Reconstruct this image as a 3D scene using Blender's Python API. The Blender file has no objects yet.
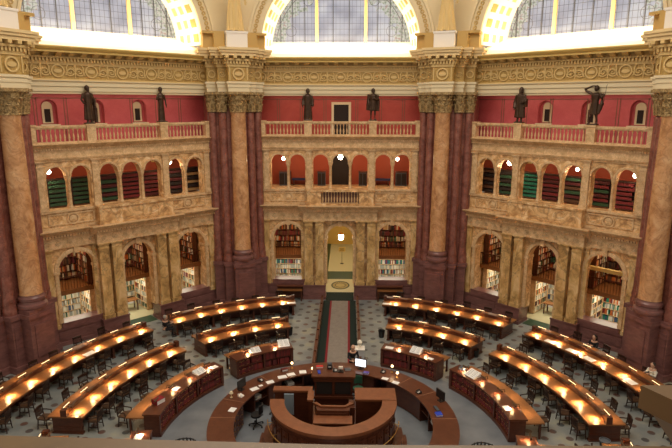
import bpy, bmesh, math, random
from mathutils import Matrix, Vector
random.seed(7)
PI = math.pi
R = math.radians
COL = bpy.context.scene.collection
SC = bpy.context.scene

# ------------------------------------------------------------------ camera
CAM = Vector((0.5195, -19.6951, 13.1963))
pitch, yaw, roll, FPX = 0.2153, 0.0217, -0.0018, 555.84
cam_d = bpy.data.cameras.new('camera'); cam = bpy.data.objects.new('camera', cam_d); COL.objects.link(cam)
cam_d.sensor_width = 36; cam_d.lens = FPX * 36 / 672; cam_d.clip_end = 300; cam_d.clip_start = 0.05
cam.matrix_world = Matrix.Translation(CAM) @ Matrix.Rotation(yaw, 4, 'Z') @ Matrix.Rotation(PI / 2 - pitch, 4, 'X') @ Matrix.Rotation(-roll, 4, 'Z')
SC.camera = cam

# ------------------------------------------------------------------ world, large lights, exposure
w = bpy.data.worlds.new('world'); SC.world = w; w.use_nodes = True
w.node_tree.nodes['Background'].inputs[0].default_value = (1.0, 0.83, 0.62, 1)
w.node_tree.nodes['Background'].inputs[1].default_value = 0.47
SC.view_settings.view_transform = 'Standard'; SC.view_settings.look = 'None'
SC.view_settings.exposure = 0.0; SC.view_settings.gamma = 1.0; SC.view_settings.use_curve_mapping = False


def light(name, kind, loc, energy, color, parent=None, size=1, size_y=None, rot=(0, 0, 0), spot=None, blend=0.5, rad=0.05, M=None):
    d = bpy.data.lights.new(name, kind); d.energy = energy; d.color = color
    if kind == 'AREA':
        d.shape = 'RECTANGLE'; d.size = size; d.size_y = size_y or size
    else:
        d.shadow_soft_size = rad
    if kind == 'SPOT':
        d.spot_size = spot; d.spot_blend = blend
    o = bpy.data.objects.new(name, d); COL.objects.link(o)
    o.location = loc; o.rotation_euler = rot
    if parent: o.parent = parent
    if M is not None: o.matrix_world = M @ Matrix.Translation(loc) @ Matrix.Rotation(rot[0], 4, 'X')
    return o


# daylight and electric light falling from the dome
light('dome_light', 'AREA', (0, 0, 27), 3600, (1.0, 0.90, 0.76), size=16)

A = 16.885          # distance of the arcade walls from the room's centre
RV = 16.5           # distance of the column centres from the room's centre


# ------------------------------------------------------------------ materials
def mat(name, col, rough=0.6, metal=0.0, emit=None, estr=0.0, spec=None):
    m = bpy.data.materials.new(name); m.use_nodes = True
    b = m.node_tree.nodes['Principled BSDF']
    b.inputs['Base Color'].default_value = (*col, 1); b.inputs['Roughness'].default_value = rough
    b.inputs['Metallic'].default_value = metal
    if spec is not None: b.inputs['Specular IOR Level'].default_value = spec
    if emit:
        b.inputs['Emission Color'].default_value = (*emit, 1); b.inputs['Emission Strength'].default_value = estr
    return m


def N(m, t, **kw):
    n = m.node_tree.nodes.new(t)
    for k, v in kw.items(): setattr(n, k, v)
    return n


def ramp(m, stops):
    n = N(m, 'ShaderNodeValToRGB'); e = n.color_ramp.elements
    while len(e) < len(stops): e.new(0.5)
    for i, (p, c) in enumerate(stops): e[i].position = p; e[i].color = (*c, 1)
    return n


def marble(name, stops, scale=1.2, vein=(0.1, 0.07, 0.05), vamt=0.6, rough=0.35, stretch=(1, 1, 1), vscale=2.0, vw=0.06, bump=0.0):
    m = mat(name, (1, 1, 1), rough); L = m.node_tree.links; b = m.node_tree.nodes['Principled BSDF']
    tc = N(m, 'ShaderNodeTexCoord'); mp = N(m, 'ShaderNodeMapping'); mp.inputs['Scale'].default_value = stretch
    L.new(tc.outputs['Object'], mp.inputs[0])
    n1 = N(m, 'ShaderNodeTexNoise'); n1.inputs['Scale'].default_value = scale; n1.inputs['Detail'].default_value = 8; n1.inputs['Roughness'].default_value = 0.65; n1.inputs['Distortion'].default_value = 0.8
    L.new(mp.outputs[0], n1.inputs['Vector'])
    r = ramp(m, stops); L.new(n1.outputs['Fac'], r.inputs[0])
    n2 = N(m, 'ShaderNodeTexNoise'); n2.inputs['Scale'].default_value = vscale; n2.inputs['Detail'].default_value = 5; n2.inputs['Distortion'].default_value = 1.5
    L.new(mp.outputs[0], n2.inputs['Vector'])
    s = N(m, 'ShaderNodeMath', operation='SUBTRACT'); s.inputs[1].default_value = 0.5; L.new(n2.outputs['Fac'], s.inputs[0])
    a = N(m, 'ShaderNodeMath', operation='ABSOLUTE'); L.new(s.outputs[0], a.inputs[0])
    mr = N(m, 'ShaderNodeMapRange'); mr.inputs['From Max'].default_value = vw; mr.inputs['To Min'].default_value = vamt; mr.inputs['To Max'].default_value = 0
    L.new(a.outputs[0], mr.inputs[0])
    mx = N(m, 'ShaderNodeMix', data_type='RGBA'); mx.inputs[7].default_value = (*vein, 1)
    L.new(mr.outputs[0], mx.inputs[0]); L.new(r.outputs[0], mx.inputs[6]); L.new(mx.outputs[2], b.inputs['Base Color'])
    return m


def wood(name, c1, c2, rough=0.35, scale=3):
    return marble(name, [(0.3, c1), (0.7, c2)], scale=scale, vein=c1, vamt=0.3, rough=rough, stretch=(1, 1, 3))


M_TAN = marble('tan_marble', [(0.25, (0.24, 0.11, 0.045)), (0.42, (0.52, 0.29, 0.12)), (0.54, (0.78, 0.50, 0.24)), (0.7, (0.95, 0.76, 0.50))], 2.2, (0.30, 0.17, 0.09), 0.6, vscale=0.9, vw=0.035)
M_TAN2 = marble('veined_yellow_marble', [(0.3, (0.22, 0.12, 0.04)), (0.48, (0.60, 0.38, 0.15)), (0.7, (0.84, 0.62, 0.34))], 1.8, (0.12, 0.075, 0.045), 0.55, vscale=0.8, vw=0.022, stretch=(1, 1, 0.6))
M_TRIM = marble('carved_tan_trim', [(0.3, (0.52, 0.31, 0.14)), (0.65, (0.86, 0.62, 0.36))], 3, (0.2, 0.12, 0.07), 0.35, vscale=7)
M_FRZ = marble('carved_marble_frieze', [(0.35, (0.38, 0.24, 0.12)), (0.6, (0.74, 0.55, 0.33))], 5, (0.18, 0.11, 0.06), 0.7, vscale=5, vw=0.05)
M_PURPLE = marble('purple_brown_marble', [(0.3, (0.12, 0.05, 0.048)), (0.7, (0.26, 0.118, 0.108))], 1.5, (0.28, 0.13, 0.11), 0.3, rough=0.28, stretch=(1, 1, 3), vscale=1.2, vw=0.03)
M_RED = marble('dark_red_marble', [(0.3, (0.12, 0.035, 0.026)), (0.55, (0.26, 0.09, 0.068)), (0.8, (0.40, 0.19, 0.145))], 2.2, (0.40, 0.22, 0.17), 0.35, rough=0.28, vscale=2.5, vw=0.03)
M_SHAFT = marble('rosy_cream_marble', [(0.28, (0.34, 0.15, 0.06)), (0.5, (0.60, 0.32, 0.15)), (0.75, (0.78, 0.50, 0.28))], 1.6, (0.30, 0.13, 0.07), 0.45, rough=0.25, vscale=1.5, vw=0.035)
M_CAP = marble('antique_gold_carving', [(0.35, (0.13, 0.08, 0.03)), (0.52, (0.42, 0.28, 0.12)), (0.72, (0.72, 0.54, 0.28))], 7, (0.06, 0.04, 0.015), 0.6, vscale=9, rough=0.5)
M_IVORY = mat('ivory_plaster', (0.74, 0.63, 0.42), 0.6)
M_WHITE = mat('pale_stone', (0.80, 0.75, 0.70), 0.6)
M_GOLD = marble('gilded_plaster', [(0.35, (0.50, 0.32, 0.09)), (0.65, (0.72, 0.52, 0.22))], 6, (0.32, 0.2, 0.06), 0.5, vscale=8, rough=0.45)
M_OCHRE = mat('ochre_plaster', (0.50, 0.32, 0.10), 0.6)
M_GOLDL = mat('golden_cornice', (0.68, 0.49, 0.16), 0.5)
M_FRZBG = marble('gold_frieze_ground', [(0.35, (0.38, 0.23, 0.06)), (0.65, (0.60, 0.41, 0.14))], 5, (0.25, 0.14, 0.04), 0.5, vscale=8)
M_RELIEF = mat('cream_relief', (0.66, 0.47, 0.20), 0.55)
M_PGOLD = mat('pale_gold_moulding', (0.72, 0.54, 0.28), 0.5)
M_BRIGHT = mat('white_sill_plaster', (0.92, 0.86, 0.74), 0.7)
M_ROSE = marble('rose_red_wall', [(0.3, (0.50, 0.085, 0.10)), (0.7, (0.58, 0.12, 0.135))], 1.0, (0.4, 0.05, 0.06), 0.2, rough=0.55)
M_BRICKR = marble('warm_red_wall', [(0.3, (0.42, 0.058, 0.045)), (0.7, (0.50, 0.085, 0.065))], 1.0, (0.4, 0.05, 0.06), 0.2, rough=0.55)
M_BRICK = mat('brick_red_wall', (0.42, 0.075, 0.03), 0.6)
M_STRIPE = mat('dull_green_stripe', (0.20, 0.10, 0.06), 0.6)
M_BRONZE = marble('dark_bronze', [(0.3, (0.035, 0.018, 0.012)), (0.7, (0.10, 0.052, 0.03))], 4, (0.03, 0.02, 0.01), 0.4, rough=0.38)
M_BRONZE.node_tree.nodes['Principled BSDF'].inputs['Metallic'].default_value = 0.4
M_WOOD = wood('dark_red_mahogany', (0.060, 0.016, 0.008), (0.125, 0.036, 0.016), 0.32)
M_TOP = wood('polished_desk_top', (0.20, 0.078, 0.024), (0.30, 0.125, 0.042), 0.34)
M_CTOP = wood('red_brown_counter_top', (0.08, 0.023, 0.011), (0.13, 0.04, 0.018), 0.32)
M_PTOP = wood('orange_brown_ledge_wood', (0.17, 0.055, 0.024), (0.26, 0.09, 0.038), 0.35)
M_CHAIR = wood('chair_dark_wood', (0.016, 0.007, 0.005), (0.045, 0.017, 0.010), 0.45)
M_CHAIR2 = wood('chair_brown_leather', (0.05, 0.024, 0.012), (0.11, 0.05, 0.022), 0.5)
M_BRASS = mat('brass', (0.75, 0.48, 0.16), 0.3, 1.0)
M_BRASSD = mat('aged_brass', (0.09, 0.045, 0.018), 0.6, 0.0)
M_BULB = mat('lamp_glow', (1, 0.9, 0.7), 0.5, 0, (1.0, 0.66, 0.32), 3.2)
M_BULBS = mat('globe_glow', (1, 0.95, 0.85), 0.5, 0, (1.0, 0.86, 0.62), 14)
M_BLACK = mat('black_plastic', (0.012, 0.012, 0.014), 0.4)
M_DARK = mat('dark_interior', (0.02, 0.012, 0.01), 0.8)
M_PAPER = mat('white_paper', (0.85, 0.85, 0.85), 0.7)
M_SCREEN = mat('lit_screen', (0.8, 0.85, 0.9), 0.3, 0, (0.85, 0.92, 1.0), 1.6)
M_REDB = mat('red_cloth_binding', (0.20, 0.024, 0.022), 0.55)
M_REDB2 = mat('maroon_binding', (0.11, 0.016, 0.015), 0.55)
M_BLUE = mat('blue_plastic', (0.02, 0.06, 0.5), 0.4)
M_GREENM = mat('green_marble', (0.015, 0.06, 0.03), 0.4)
M_GREENC = mat('dark_green_carpet', (0.006, 0.018, 0.014), 0.95)
M_REDC = mat('crimson_carpet', (0.22, 0.012, 0.018), 0.95)
M_GREYC = marble('grey_carpet', [(0.3, (0.22, 0.19, 0.165)), (0.7, (0.29, 0.255, 0.225))], 3, (0.2, 0.17, 0.15), 0.3, rough=0.95)
M_CREAM = mat('cream_mosaic', (0.55, 0.52, 0.33), 0.5)
M_YELLOW = mat('yellow_plaster', (0.72, 0.50, 0.14), 0.6)
M_SKIN = mat('skin', (0.62, 0.36, 0.25), 0.5)
M_CLOTH_K = mat('black_cloth', (0.012, 0.012, 0.016), 0.9)
M_CLOTH_W = mat('white_cloth', (0.72, 0.68, 0.6), 0.9)
M_CLOTH_G = mat('grey_cloth', (0.10, 0.11, 0.13), 0.9)
M_HAIR = mat('dark_hair', (0.018, 0.010, 0.007), 0.7)
M_HAIRG = mat('grey_hair', (0.35, 0.32, 0.28), 0.7)
M_LEDGE = marble('amber_marble', [(0.3, (0.15, 0.082, 0.028)), (0.7, (0.21, 0.12, 0.042))], 3, (0.2, 0.1, 0.04), 0.3, rough=0.4)
BOOKC = {'green': (0.035, 0.10, 0.05), 'teal': (0.02, 0.22, 0.15), 'red': (0.20, 0.020, 0.025), 'maroon': (0.11, 0.018, 0.022), 'brown': (0.13, 0.06, 0.03),
         'dark': (0.03, 0.022, 0.02), 'cream': (0.62, 0.56, 0.42), 'blue': (0.05, 0.09, 0.20), 'grey': (0.35, 0.38, 0.36), 'tan': (0.42, 0.27, 0.12), 'white': (0.75, 0.73, 0.66), 'orange': (0.55, 0.14, 0.03)}
M_BK = {k: mat(k + '_book_spines', c, 0.6) for k, c in BOOKC.items()}
BKL = list(M_BK.values()); BKI = {k: i for i, k in enumerate(M_BK)}


def floor_material():
    m = mat('inlaid_marble_floor', (1, 1, 1), 0.38); L = m.node_tree.links; b = m.node_tree.nodes['Principled BSDF']
    tc = N(m, 'ShaderNodeTexCoord'); sx = N(m, 'ShaderNodeSeparateXYZ'); L.new(tc.outputs['Object'], sx.inputs[0])
    def M(op, a, bb=None, c=None):
        n = N(m, 'ShaderNodeMath', operation=op)
        for i, v in enumerate((a, bb, c)):
            if v is None: continue
            if isinstance(v, (int, float)): n.inputs[i].default_value = v
            else: L.new(v, n.inputs[i])
        return n.outputs[0]
    X, Y = sx.outputs[0], sx.outputs[1]
    rad = M('SQRT', M('ADD', M('MULTIPLY', X, X), M('MULTIPLY', Y, Y)))
    def spots(ox, oy, P=1.0, rr=0.16):
        fx = M('SUBTRACT', M('FRACT', M('ADD', M('DIVIDE', M('ADD', X, ox), P), 50)), 0.5)
        fy = M('SUBTRACT', M('FRACT', M('ADD', M('DIVIDE', M('ADD', Y, oy), P), 50)), 0.5)
        d = M('MULTIPLY', M('MAXIMUM', M('ADD', M('ABSOLUTE', fx), M('MULTIPLY', M('ABSOLUTE', fy), 0.45)), M('ADD', M('ABSOLUTE', fy), M('MULTIPLY', M('ABSOLUTE', fx), 0.45))), P)
        return M('LESS_THAN', d, rr)
    s = M('MAXIMUM', spots(0, 0), spots(0.5, 0.5))
    outer = M('GREATER_THAN', rad, 7.35)
    s = M('MULTIPLY', s, outer)
    n1 = N(m, 'ShaderNodeTexNoise'); n1.inputs['Scale'].default_value = 0.9; n1.inputs['Detail'].default_value = 6
    L.new(tc.outputs['Object'], n1.inputs['Vector'])
    r1 = ramp(m, [(0.35, (0.19, 0.21, 0.215)), (0.55, (0.26, 0.275, 0.265)), (0.7, (0.34, 0.335, 0.25))]); L.new(n1.outputs['Fac'], r1.inputs[0])
    r2 = ramp(m, [(0.35, (0.15, 0.165, 0.19)), (0.65, (0.22, 0.24, 0.265))]); L.new(n1.outputs['Fac'], r2.inputs[0])
    mx = N(m, 'ShaderNodeMix', data_type='RGBA'); L.new(outer, mx.inputs[0]); L.new(r2.outputs[0], mx.inputs[6]); L.new(r1.outputs[0], mx.inputs[7])
    n3 = N(m, 'ShaderNodeTexNoise'); n3.inputs['Scale'].default_value = 0.8; L.new(tc.outputs['Object'], n3.inputs['Vector'])
    r3 = ramp(m, [(0.42, (0.075, 0.08, 0.085)), (0.58, (0.13, 0.07, 0.055))]); L.new(n3.outputs['Fac'], r3.inputs[0])
    mx2 = N(m, 'ShaderNodeMix', data_type='RGBA'); L.new(s, mx2.inputs[0]); L.new(mx.outputs[2], mx2.inputs[6]); L.new(r3.outputs[0], mx2.inputs[7])
    L.new(mx2.outputs[2], b.inputs['Base Color'])
    return m


def glass_material():
    """backlit leaded glass: pale grey-lavender field with a green floral border"""
    m = mat('leaded_glass', (0.25, 0.27, 0.32), 0.2); L = m.node_tree.links; b = m.node_tree.nodes['Principled BSDF']
    tc = N(m, 'ShaderNodeTexCoord'); sx = N(m, 'ShaderNodeSeparateXYZ'); L.new(tc.outputs['Object'], sx.inputs[0])
    def M(op, a, bb=None):
        n = N(m, 'ShaderNodeMath', operation=op)
        for i, v in enumerate((a, bb)):
            if v is None: continue
            if isinstance(v, (int, float)): n.inputs[i].default_value = v
            else: L.new(v, n.inputs[i])
        return n.outputs[0]
    X, Z = sx.outputs[0], M('SUBTRACT', sx.outputs[2], 16.6)
    rad = M('SQRT', M('ADD', M('MULTIPLY', X, X), M('MULTIPLY', Z, Z)))
    n = N(m, 'ShaderNodeTexNoise'); n.inputs['Scale'].default_value = 0.7; L.new(tc.outputs['Object'], n.inputs['Vector'])
    base = ramp(m, [(0.3, (0.30, 0.33, 0.43)), (0.5, (0.48, 0.50, 0.60)), (0.7, (0.68, 0.70, 0.74))]); L.new(n.outputs['Fac'], base.inputs[0])
    v = N(m, 'ShaderNodeTexVoronoi'); v.inputs['Scale'].default_value = 5; L.new(tc.outputs['Object'], v.inputs['Vector'])
    fl = ramp(m, [(0.0, (0.16, 0.22, 0.13)), (0.35, (0.40, 0.46, 0.36)), (0.6, (0.62, 0.66, 0.62)), (0.85, (0.42, 0.30, 0.26))]); L.new(v.outputs['Distance'], fl.inputs[0])
    n2 = N(m, 'ShaderNodeTexNoise'); n2.inputs['Scale'].default_value = 1.6; L.new(tc.outputs['Object'], n2.inputs['Vector'])
    f = M('GREATER_THAN', M('ADD', rad, M('MULTIPLY', M('SUBTRACT', n2.outputs['Fac'], 0.5), 2.4)), 3.75)
    mx = N(m, 'ShaderNodeMix', data_type='RGBA'); L.new(f, mx.inputs[0]); L.new(base.outputs[0], mx.inputs[6]); L.new(fl.outputs[0], mx.inputs[7])
    L.new(mx.outputs[2], b.inputs['Emission Color']); b.inputs['Emission Strength'].default_value = 0.74
    b.inputs['Base Color'].default_value = (0.05, 0.05, 0.06, 1)
    return m


M_FLOOR = floor_material(); M_GLASS = glass_material()
M_LEAD = mat('dark_lead', (0.05, 0.05, 0.06), 0.5); M_LEADL = mat('grey_lead', (0.10, 0.10, 0.12), 0.5)


# ------------------------------------------------------------------ mesh building
def pol(r, a, z=0.0):
    """a in degrees, clockwise from the far side of the room"""
    return Vector((r * math.sin(R(a)), r * math.cos(R(a)), z))


class MB:
    def __init__(s): s.v = []; s.f = []; s.m = []
    def add(s, vs, fs, mi=0, M=None):
        o = len(s.v)
        for p in vs:
            p = Vector(p)
            s.v.append(M @ p if M is not None else p)
        for f in fs: s.f.append([i + o for i in f]); s.m.append(mi)
        return s
    def box(s, x0, x1, y0, y1, z0, z1, mi=0, M=None):
        return s.add([(x0, y0, z0), (x1, y0, z0), (x1, y1, z0), (x0, y1, z0), (x0, y0, z1), (x1, y0, z1), (x1, y1, z1), (x0, y1, z1)],
                     [(0, 3, 2, 1), (4, 5, 6, 7), (0, 1, 5, 4), (1, 2, 6, 5), (2, 3, 7, 6), (3, 0, 4, 7)], mi, M)
    def prism(s, pts, z0, z1, mi=0, M=None):
        n = len(pts)
        vs = [(x, y, z0) for x, y in pts] + [(x, y, z1) for x, y in pts]
        return s.add(vs, [tuple(range(n))[::-1], tuple(range(n, 2 * n))] + [(i, (i + 1) % n, n + (i + 1) % n, n + i) for i in range(n)], mi, M)
    def lathe(s, prof, n=12, c=(0, 0, 0), mi=0, M=None, ang=None):
        vs = []; fs = []; k = len(prof)
        for i in range(n):
            t = 2 * PI * i / n
            for r, z in prof: vs.append((c[0] + r * math.cos(t), c[1] + r * math.sin(t), c[2] + z))
        for i in range(n):
            j = (i + 1) % n
            for q in range(k - 1): fs.append((i * k + q, j * k + q, j * k + q + 1, i * k + q + 1))
        fs.append(tuple(i * k for i in range(n))[::-1]); fs.append(tuple(i * k + k - 1 for i in range(n)))
        return s.add(vs, fs, mi, M)
    def tube(s, pts, r, n=6, mi=0, M=None, rs=None):
        pts = [Vector(p) for p in pts]; vs = []; fs = []
        for i, p in enumerate(pts):
            d = (pts[min(i + 1, len(pts) - 1)] - pts[max(i - 1, 0)]).normalized()
            a = d.cross(Vector((0, 0, 1)));
            if a.length < 1e-3: a = Vector((1, 0, 0))
            a.normalize(); b = d.cross(a)
            rr = rs[i] if rs else r
            for k in range(n):
                t = 2 * PI * k / n; vs.append(p + a * math.cos(t) * rr + b * math.sin(t) * rr)
        for i in range(len(pts) - 1):
            for k in range(n):
                fs.append((i * n + k, i * n + (k + 1) % n, (i + 1) * n + (k + 1) % n, (i + 1) * n + k))
        fs.append(tuple(range(n))[::-1]); fs.append(tuple(range((len(pts) - 1) * n, len(pts) * n)))
        return s.add(vs, fs, mi, M)
    def sector(s, prof, a0, a1, n=16, mi=0, org=None):
        """closed profile of (r, z) swept between two angles (degrees) about the room's centre"""
        org = org or Vector((0, 0, 0)); k = len(prof); vs = []; fs = []
        for i in range(n + 1):
            a = a0 + (a1 - a0) * i / n
            for r, z in prof: vs.append(pol(r, a, z) - org)
        for i in range(n):
            for q in range(k):
                fs.append((i * k + q, i * k + (q + 1) % k, (i + 1) * k + (q + 1) % k, (i + 1) * k + q))
        fs.append(tuple(range(k))); fs.append(tuple(n * k + q for q in range(k))[::-1])
        return s.add(vs, fs, mi)
    def ring(s, prof, a0, a1, n, c, mi=0, M=None):
        """profile (r, y) swept about axis y through c=(x, z): arch mouldings in the wall frame"""
        k = len(prof); vs = []; fs = []
        for i in range(n + 1):
            t = a0 + (a1 - a0) * i / n
            for r, y in prof: vs.append((c[0] + r * math.cos(t), y, c[1] + r * math.sin(t)))
        for i in range(n):
            for q in range(k): fs.append((i * k + q, i * k + (q + 1) % k, (i + 1) * k + (q + 1) % k, (i + 1) * k + q))
        fs.append(tuple(range(k))); fs.append(tuple(n * k + q for q in range(k))[::-1])
        return s.add(vs, fs, mi, M)
    def run(s, prof, x0, x1, mi=0, M=None):
        """closed profile (y, z) extruded along x"""
        k = len(prof)
        return s.add([(x0, y, z) for y, z in prof] + [(x1, y, z) for y, z in prof],
                     [tuple(range(k)), tuple(range(k, 2 * k))[::-1]] + [(q, (q + 1) % k, k + (q + 1) % k, k + q) for q in range(k)], mi, M)
    def build(s, name, m, parent=None, smooth=False, fix=True):
        me = bpy.data.meshes.new(name); me.from_pydata([tuple(v) for v in s.v], [], s.f)
        for x in (m if isinstance(m, (list, tuple)) else [m]): me.materials.append(x)
        if len(me.materials) > 1: me.polygons.foreach_set('material_index', s.m)
        if fix:
            bm = bmesh.new(); bm.from_mesh(me); bmesh.ops.recalc_face_normals(bm, faces=bm.faces); bm.to_mesh(me); bm.free()
        if smooth:
            me.polygons.foreach_set('use_smooth', [True] * len(me.polygons)); me.set_sharp_from_angle(angle=R(40))
        o = bpy.data.objects.new(name, me); COL.objects.link(o)
        if parent: o.parent = parent
        return o


def empty(name, loc=(0, 0, 0), rz=0.0):
    o = bpy.data.objects.new(name, None); COL.objects.link(o); o.location = loc; o.rotation_euler = (0, 0, rz); o.empty_display_size = 0.2
    return o


def tag(o, label=None, cat=None, group=None, kind=None):
    for k, v in (('label', label), ('category', cat), ('group', group), ('kind', kind)):
        if v: o[k] = v
    return o


KIDS = {}
def kids(o):
    return [c for c in COL.objects if c.parent == o]


def copy_tree(o, children=None, parent=None):
    c = o.copy(); COL.objects.link(c); c.parent = parent
    for ch in (children if children is not None else kids(o)):
        copy_tree(ch, [g for g in PK.get(ch.name, [])], c)
    return c


PK = {}
def freeze(root):
    """remember a prototype's children so copies need no search"""
    ks = kids(root); PK[root.name] = ks
    for k in ks: PK[k.name] = kids(k)
    return root


def clone(root, loc, rz):
    c = copy_tree(root, PK[root.name]); c.location = loc; c.rotation_euler = (0, 0, rz)
    return c


WR = {'left': R(45), 'front': 0.0, 'right': R(-45)}
WA = {'left': -45, 'front': 0, 'right': 45}
def wmat(side):
    return Matrix.Translation(pol(A, WA[side])) @ Matrix.Rotation(WR[side], 4, 'Z')
def wpt(side, u, d, z):
    return wmat(side) @ Vector((u, d, z))

# ================================================================== STRUCTURE
# ---- floor
m = MB(); m.prism([(19.5 / math.cos(R(22.5)) * math.sin(R(22.5 + 45 * i)), 19.5 / math.cos(R(22.5)) * math.cos(R(22.5 + 45 * i))) for i in range(8)], -0.3, 0.0)
floor = tag(m.build('floor', M_FLOOR), kind='structure')


def arcade(m, x0, x1, z0, z1, ops, th, free=(), mi=0, n=12):
    """slab with arched openings; ops = (centre, radius, sill, spring); free = indices i where the strip between opening i and i+1 is open for colonettes"""
    cs = [o[0] for o in ops]
    bounds = [x0] + [((ops[i][0] + ops[i][1]) + (ops[i + 1][0] - ops[i + 1][1])) / 2 for i in range(len(ops) - 1)] + [x1]
    def q(pts, y): m.add([(x, y, z) for x, z in pts], [tuple(range(len(pts)))], mi)
    for i, (c, r, sl, sp) in enumerate(ops):
        a, b = bounds[i], bounds[i + 1]
        fl, fr = (i - 1) in free, i in free
        arc = [(c - r * math.cos(PI * k / n), sp + r * math.sin(PI * k / n)) for k in range(n + 1)]
        for y in (0, th):
            q([(a, sl if not fl else z0), (c - r, sl if not fl else z0), (c - r, sp), (a, sp)], y) if not fl else None
            if not fr: q([(c + r, sl), (b, sl), (b, sp), (c + r, sp)], y)
            if sl > z0: q([(a, z0), (b, z0), (b, sl), (a, sl)], y)
            elif 0: pass
            q([(a, sp), (c - r, sp), (c - r, z1), (a, z1)], y); q([(c + r, sp), (b, sp), (b, z1), (c + r, z1)], y)
            for k in range(n):
                p, p2 = arc[k], arc[k + 1]; q([p, p2, (p2[0], z1), (p[0], z1)], y)
        L, Rr = (a if fl else c - r), (b if fr else c + r)
        if sl > z0: m.add([(L, 0, sl), (Rr, 0, sl), (Rr, th, sl), (L, th, sl)], [(0, 1, 2, 3)], mi)
        if not fl: m.add([(c - r, 0, sl), (c - r, th, sl), (c - r, th, sp), (c - r, 0, sp)], [(0, 1, 2, 3)], mi)
        else: m.add([(a, 0, sp), (c - r, 0, sp), (c - r, th, sp), (a, th, sp)], [(0, 1, 2, 3)], mi)
        if not fr: m.add([(c + r, 0, sl), (c + r, th, sl), (c + r, th, sp), (c + r, 0, sp)], [(0, 1, 2, 3)], mi)
        else: m.add([(c + r, 0, sp), (b, 0, sp), (b, th, sp), (c + r, th, sp)], [(0, 1, 2, 3)], mi)
        for k in range(n):
            p, p2 = arc[k], arc[k + 1]
            m.add([(p[0], 0, p[1]), (p2[0], 0, p2[1]), (p2[0], th, p2[1]), (p[0], th, p[1])], [(0, 1, 2, 3)], mi)


HW = 5.15
UPC = [-4.074, -2.8185, -1.3016, 0, 1.3016, 2.8185, 4.074]
UPR = 0.505
LC = 3.487


def cornice_prof(z0, z1, p, steps=3):
    """stepped crown moulding profile from plane y=0 out to -p"""
    pr = [(0.0, z0)]
    for i in range(steps):
        y = -p * (i + 1) / steps; za = z0 + (z1 - z0) * i / steps; zb = z0 + (z1 - z0) * (i + 0.75) / steps
        pr += [(y * 0.8, za + 0.001), (y, zb)]
    pr += [(-p, z1), (0.3, z1), (0.3, z0)]
    return pr


def pilaster(m, c, w_, z0, z1, p, mi=0):
    m.box(c - w_ / 2 - 0.05, c + w_ / 2 + 0.05, -p - 0.05, 0.02, z0, z0 + 0.22, mi)
    m.box(c - w_ / 2, c + w_ / 2, -p, 0.02, z0 + 0.22, z1 - 0.34, mi)
    for k, (e, h0, h1) in enumerate(((0.03, 0.34, 0.28), (0.0, 0.28, 0.12), (0.05, 0.12, 0.06), (0.09, 0.06, 0.0))):
        m.box(c - w_ / 2 - e, c + w_ / 2 + e, -p - e, 0.02, z1 - h0, z1 - h1, mi)


def leaf_scroll(m, x, z, s, flip=1, y=-0.05, r=0.035):
    pts = []
    for i in range(22):
        t = i / 21 * 3.6 * PI; rr = s * (0.08 + 0.92 * (1 - i / 21))
        pts.append((x + flip * rr * math.cos(t + PI), y, z + rr * math.sin(t + PI) * 0.9))
    m.tube(pts, r * s * 3, 5, rs=[r * s * 2.6 * (0.5 + 0.8 * (1 - abs(i / 21 - 0.4))) for i in range(22)])


def baluster_mesh(h):
    m = MB()
    m.lathe([(0.045, 0), (0.045, 0.06 * h), (0.03, 0.1 * h), (0.058, 0.3 * h), (0.052, 0.42 * h), (0.026, 0.62 * h), (0.024, 0.8 * h), (0.045, 0.88 * h), (0.045, h)], 8)
    return m


balp = {}
def baluster(parent, loc, h):
    key = round(h, 2)
    if key not in balp:
        o = baluster_mesh(h).build('baluster', M_TRIM, parent, True); balp[key] = o.data
    else:
        o = bpy.data.objects.new('baluster', balp[key]); COL.objects.link(o); o.parent = parent
    o.location = loc
    return o


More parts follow.
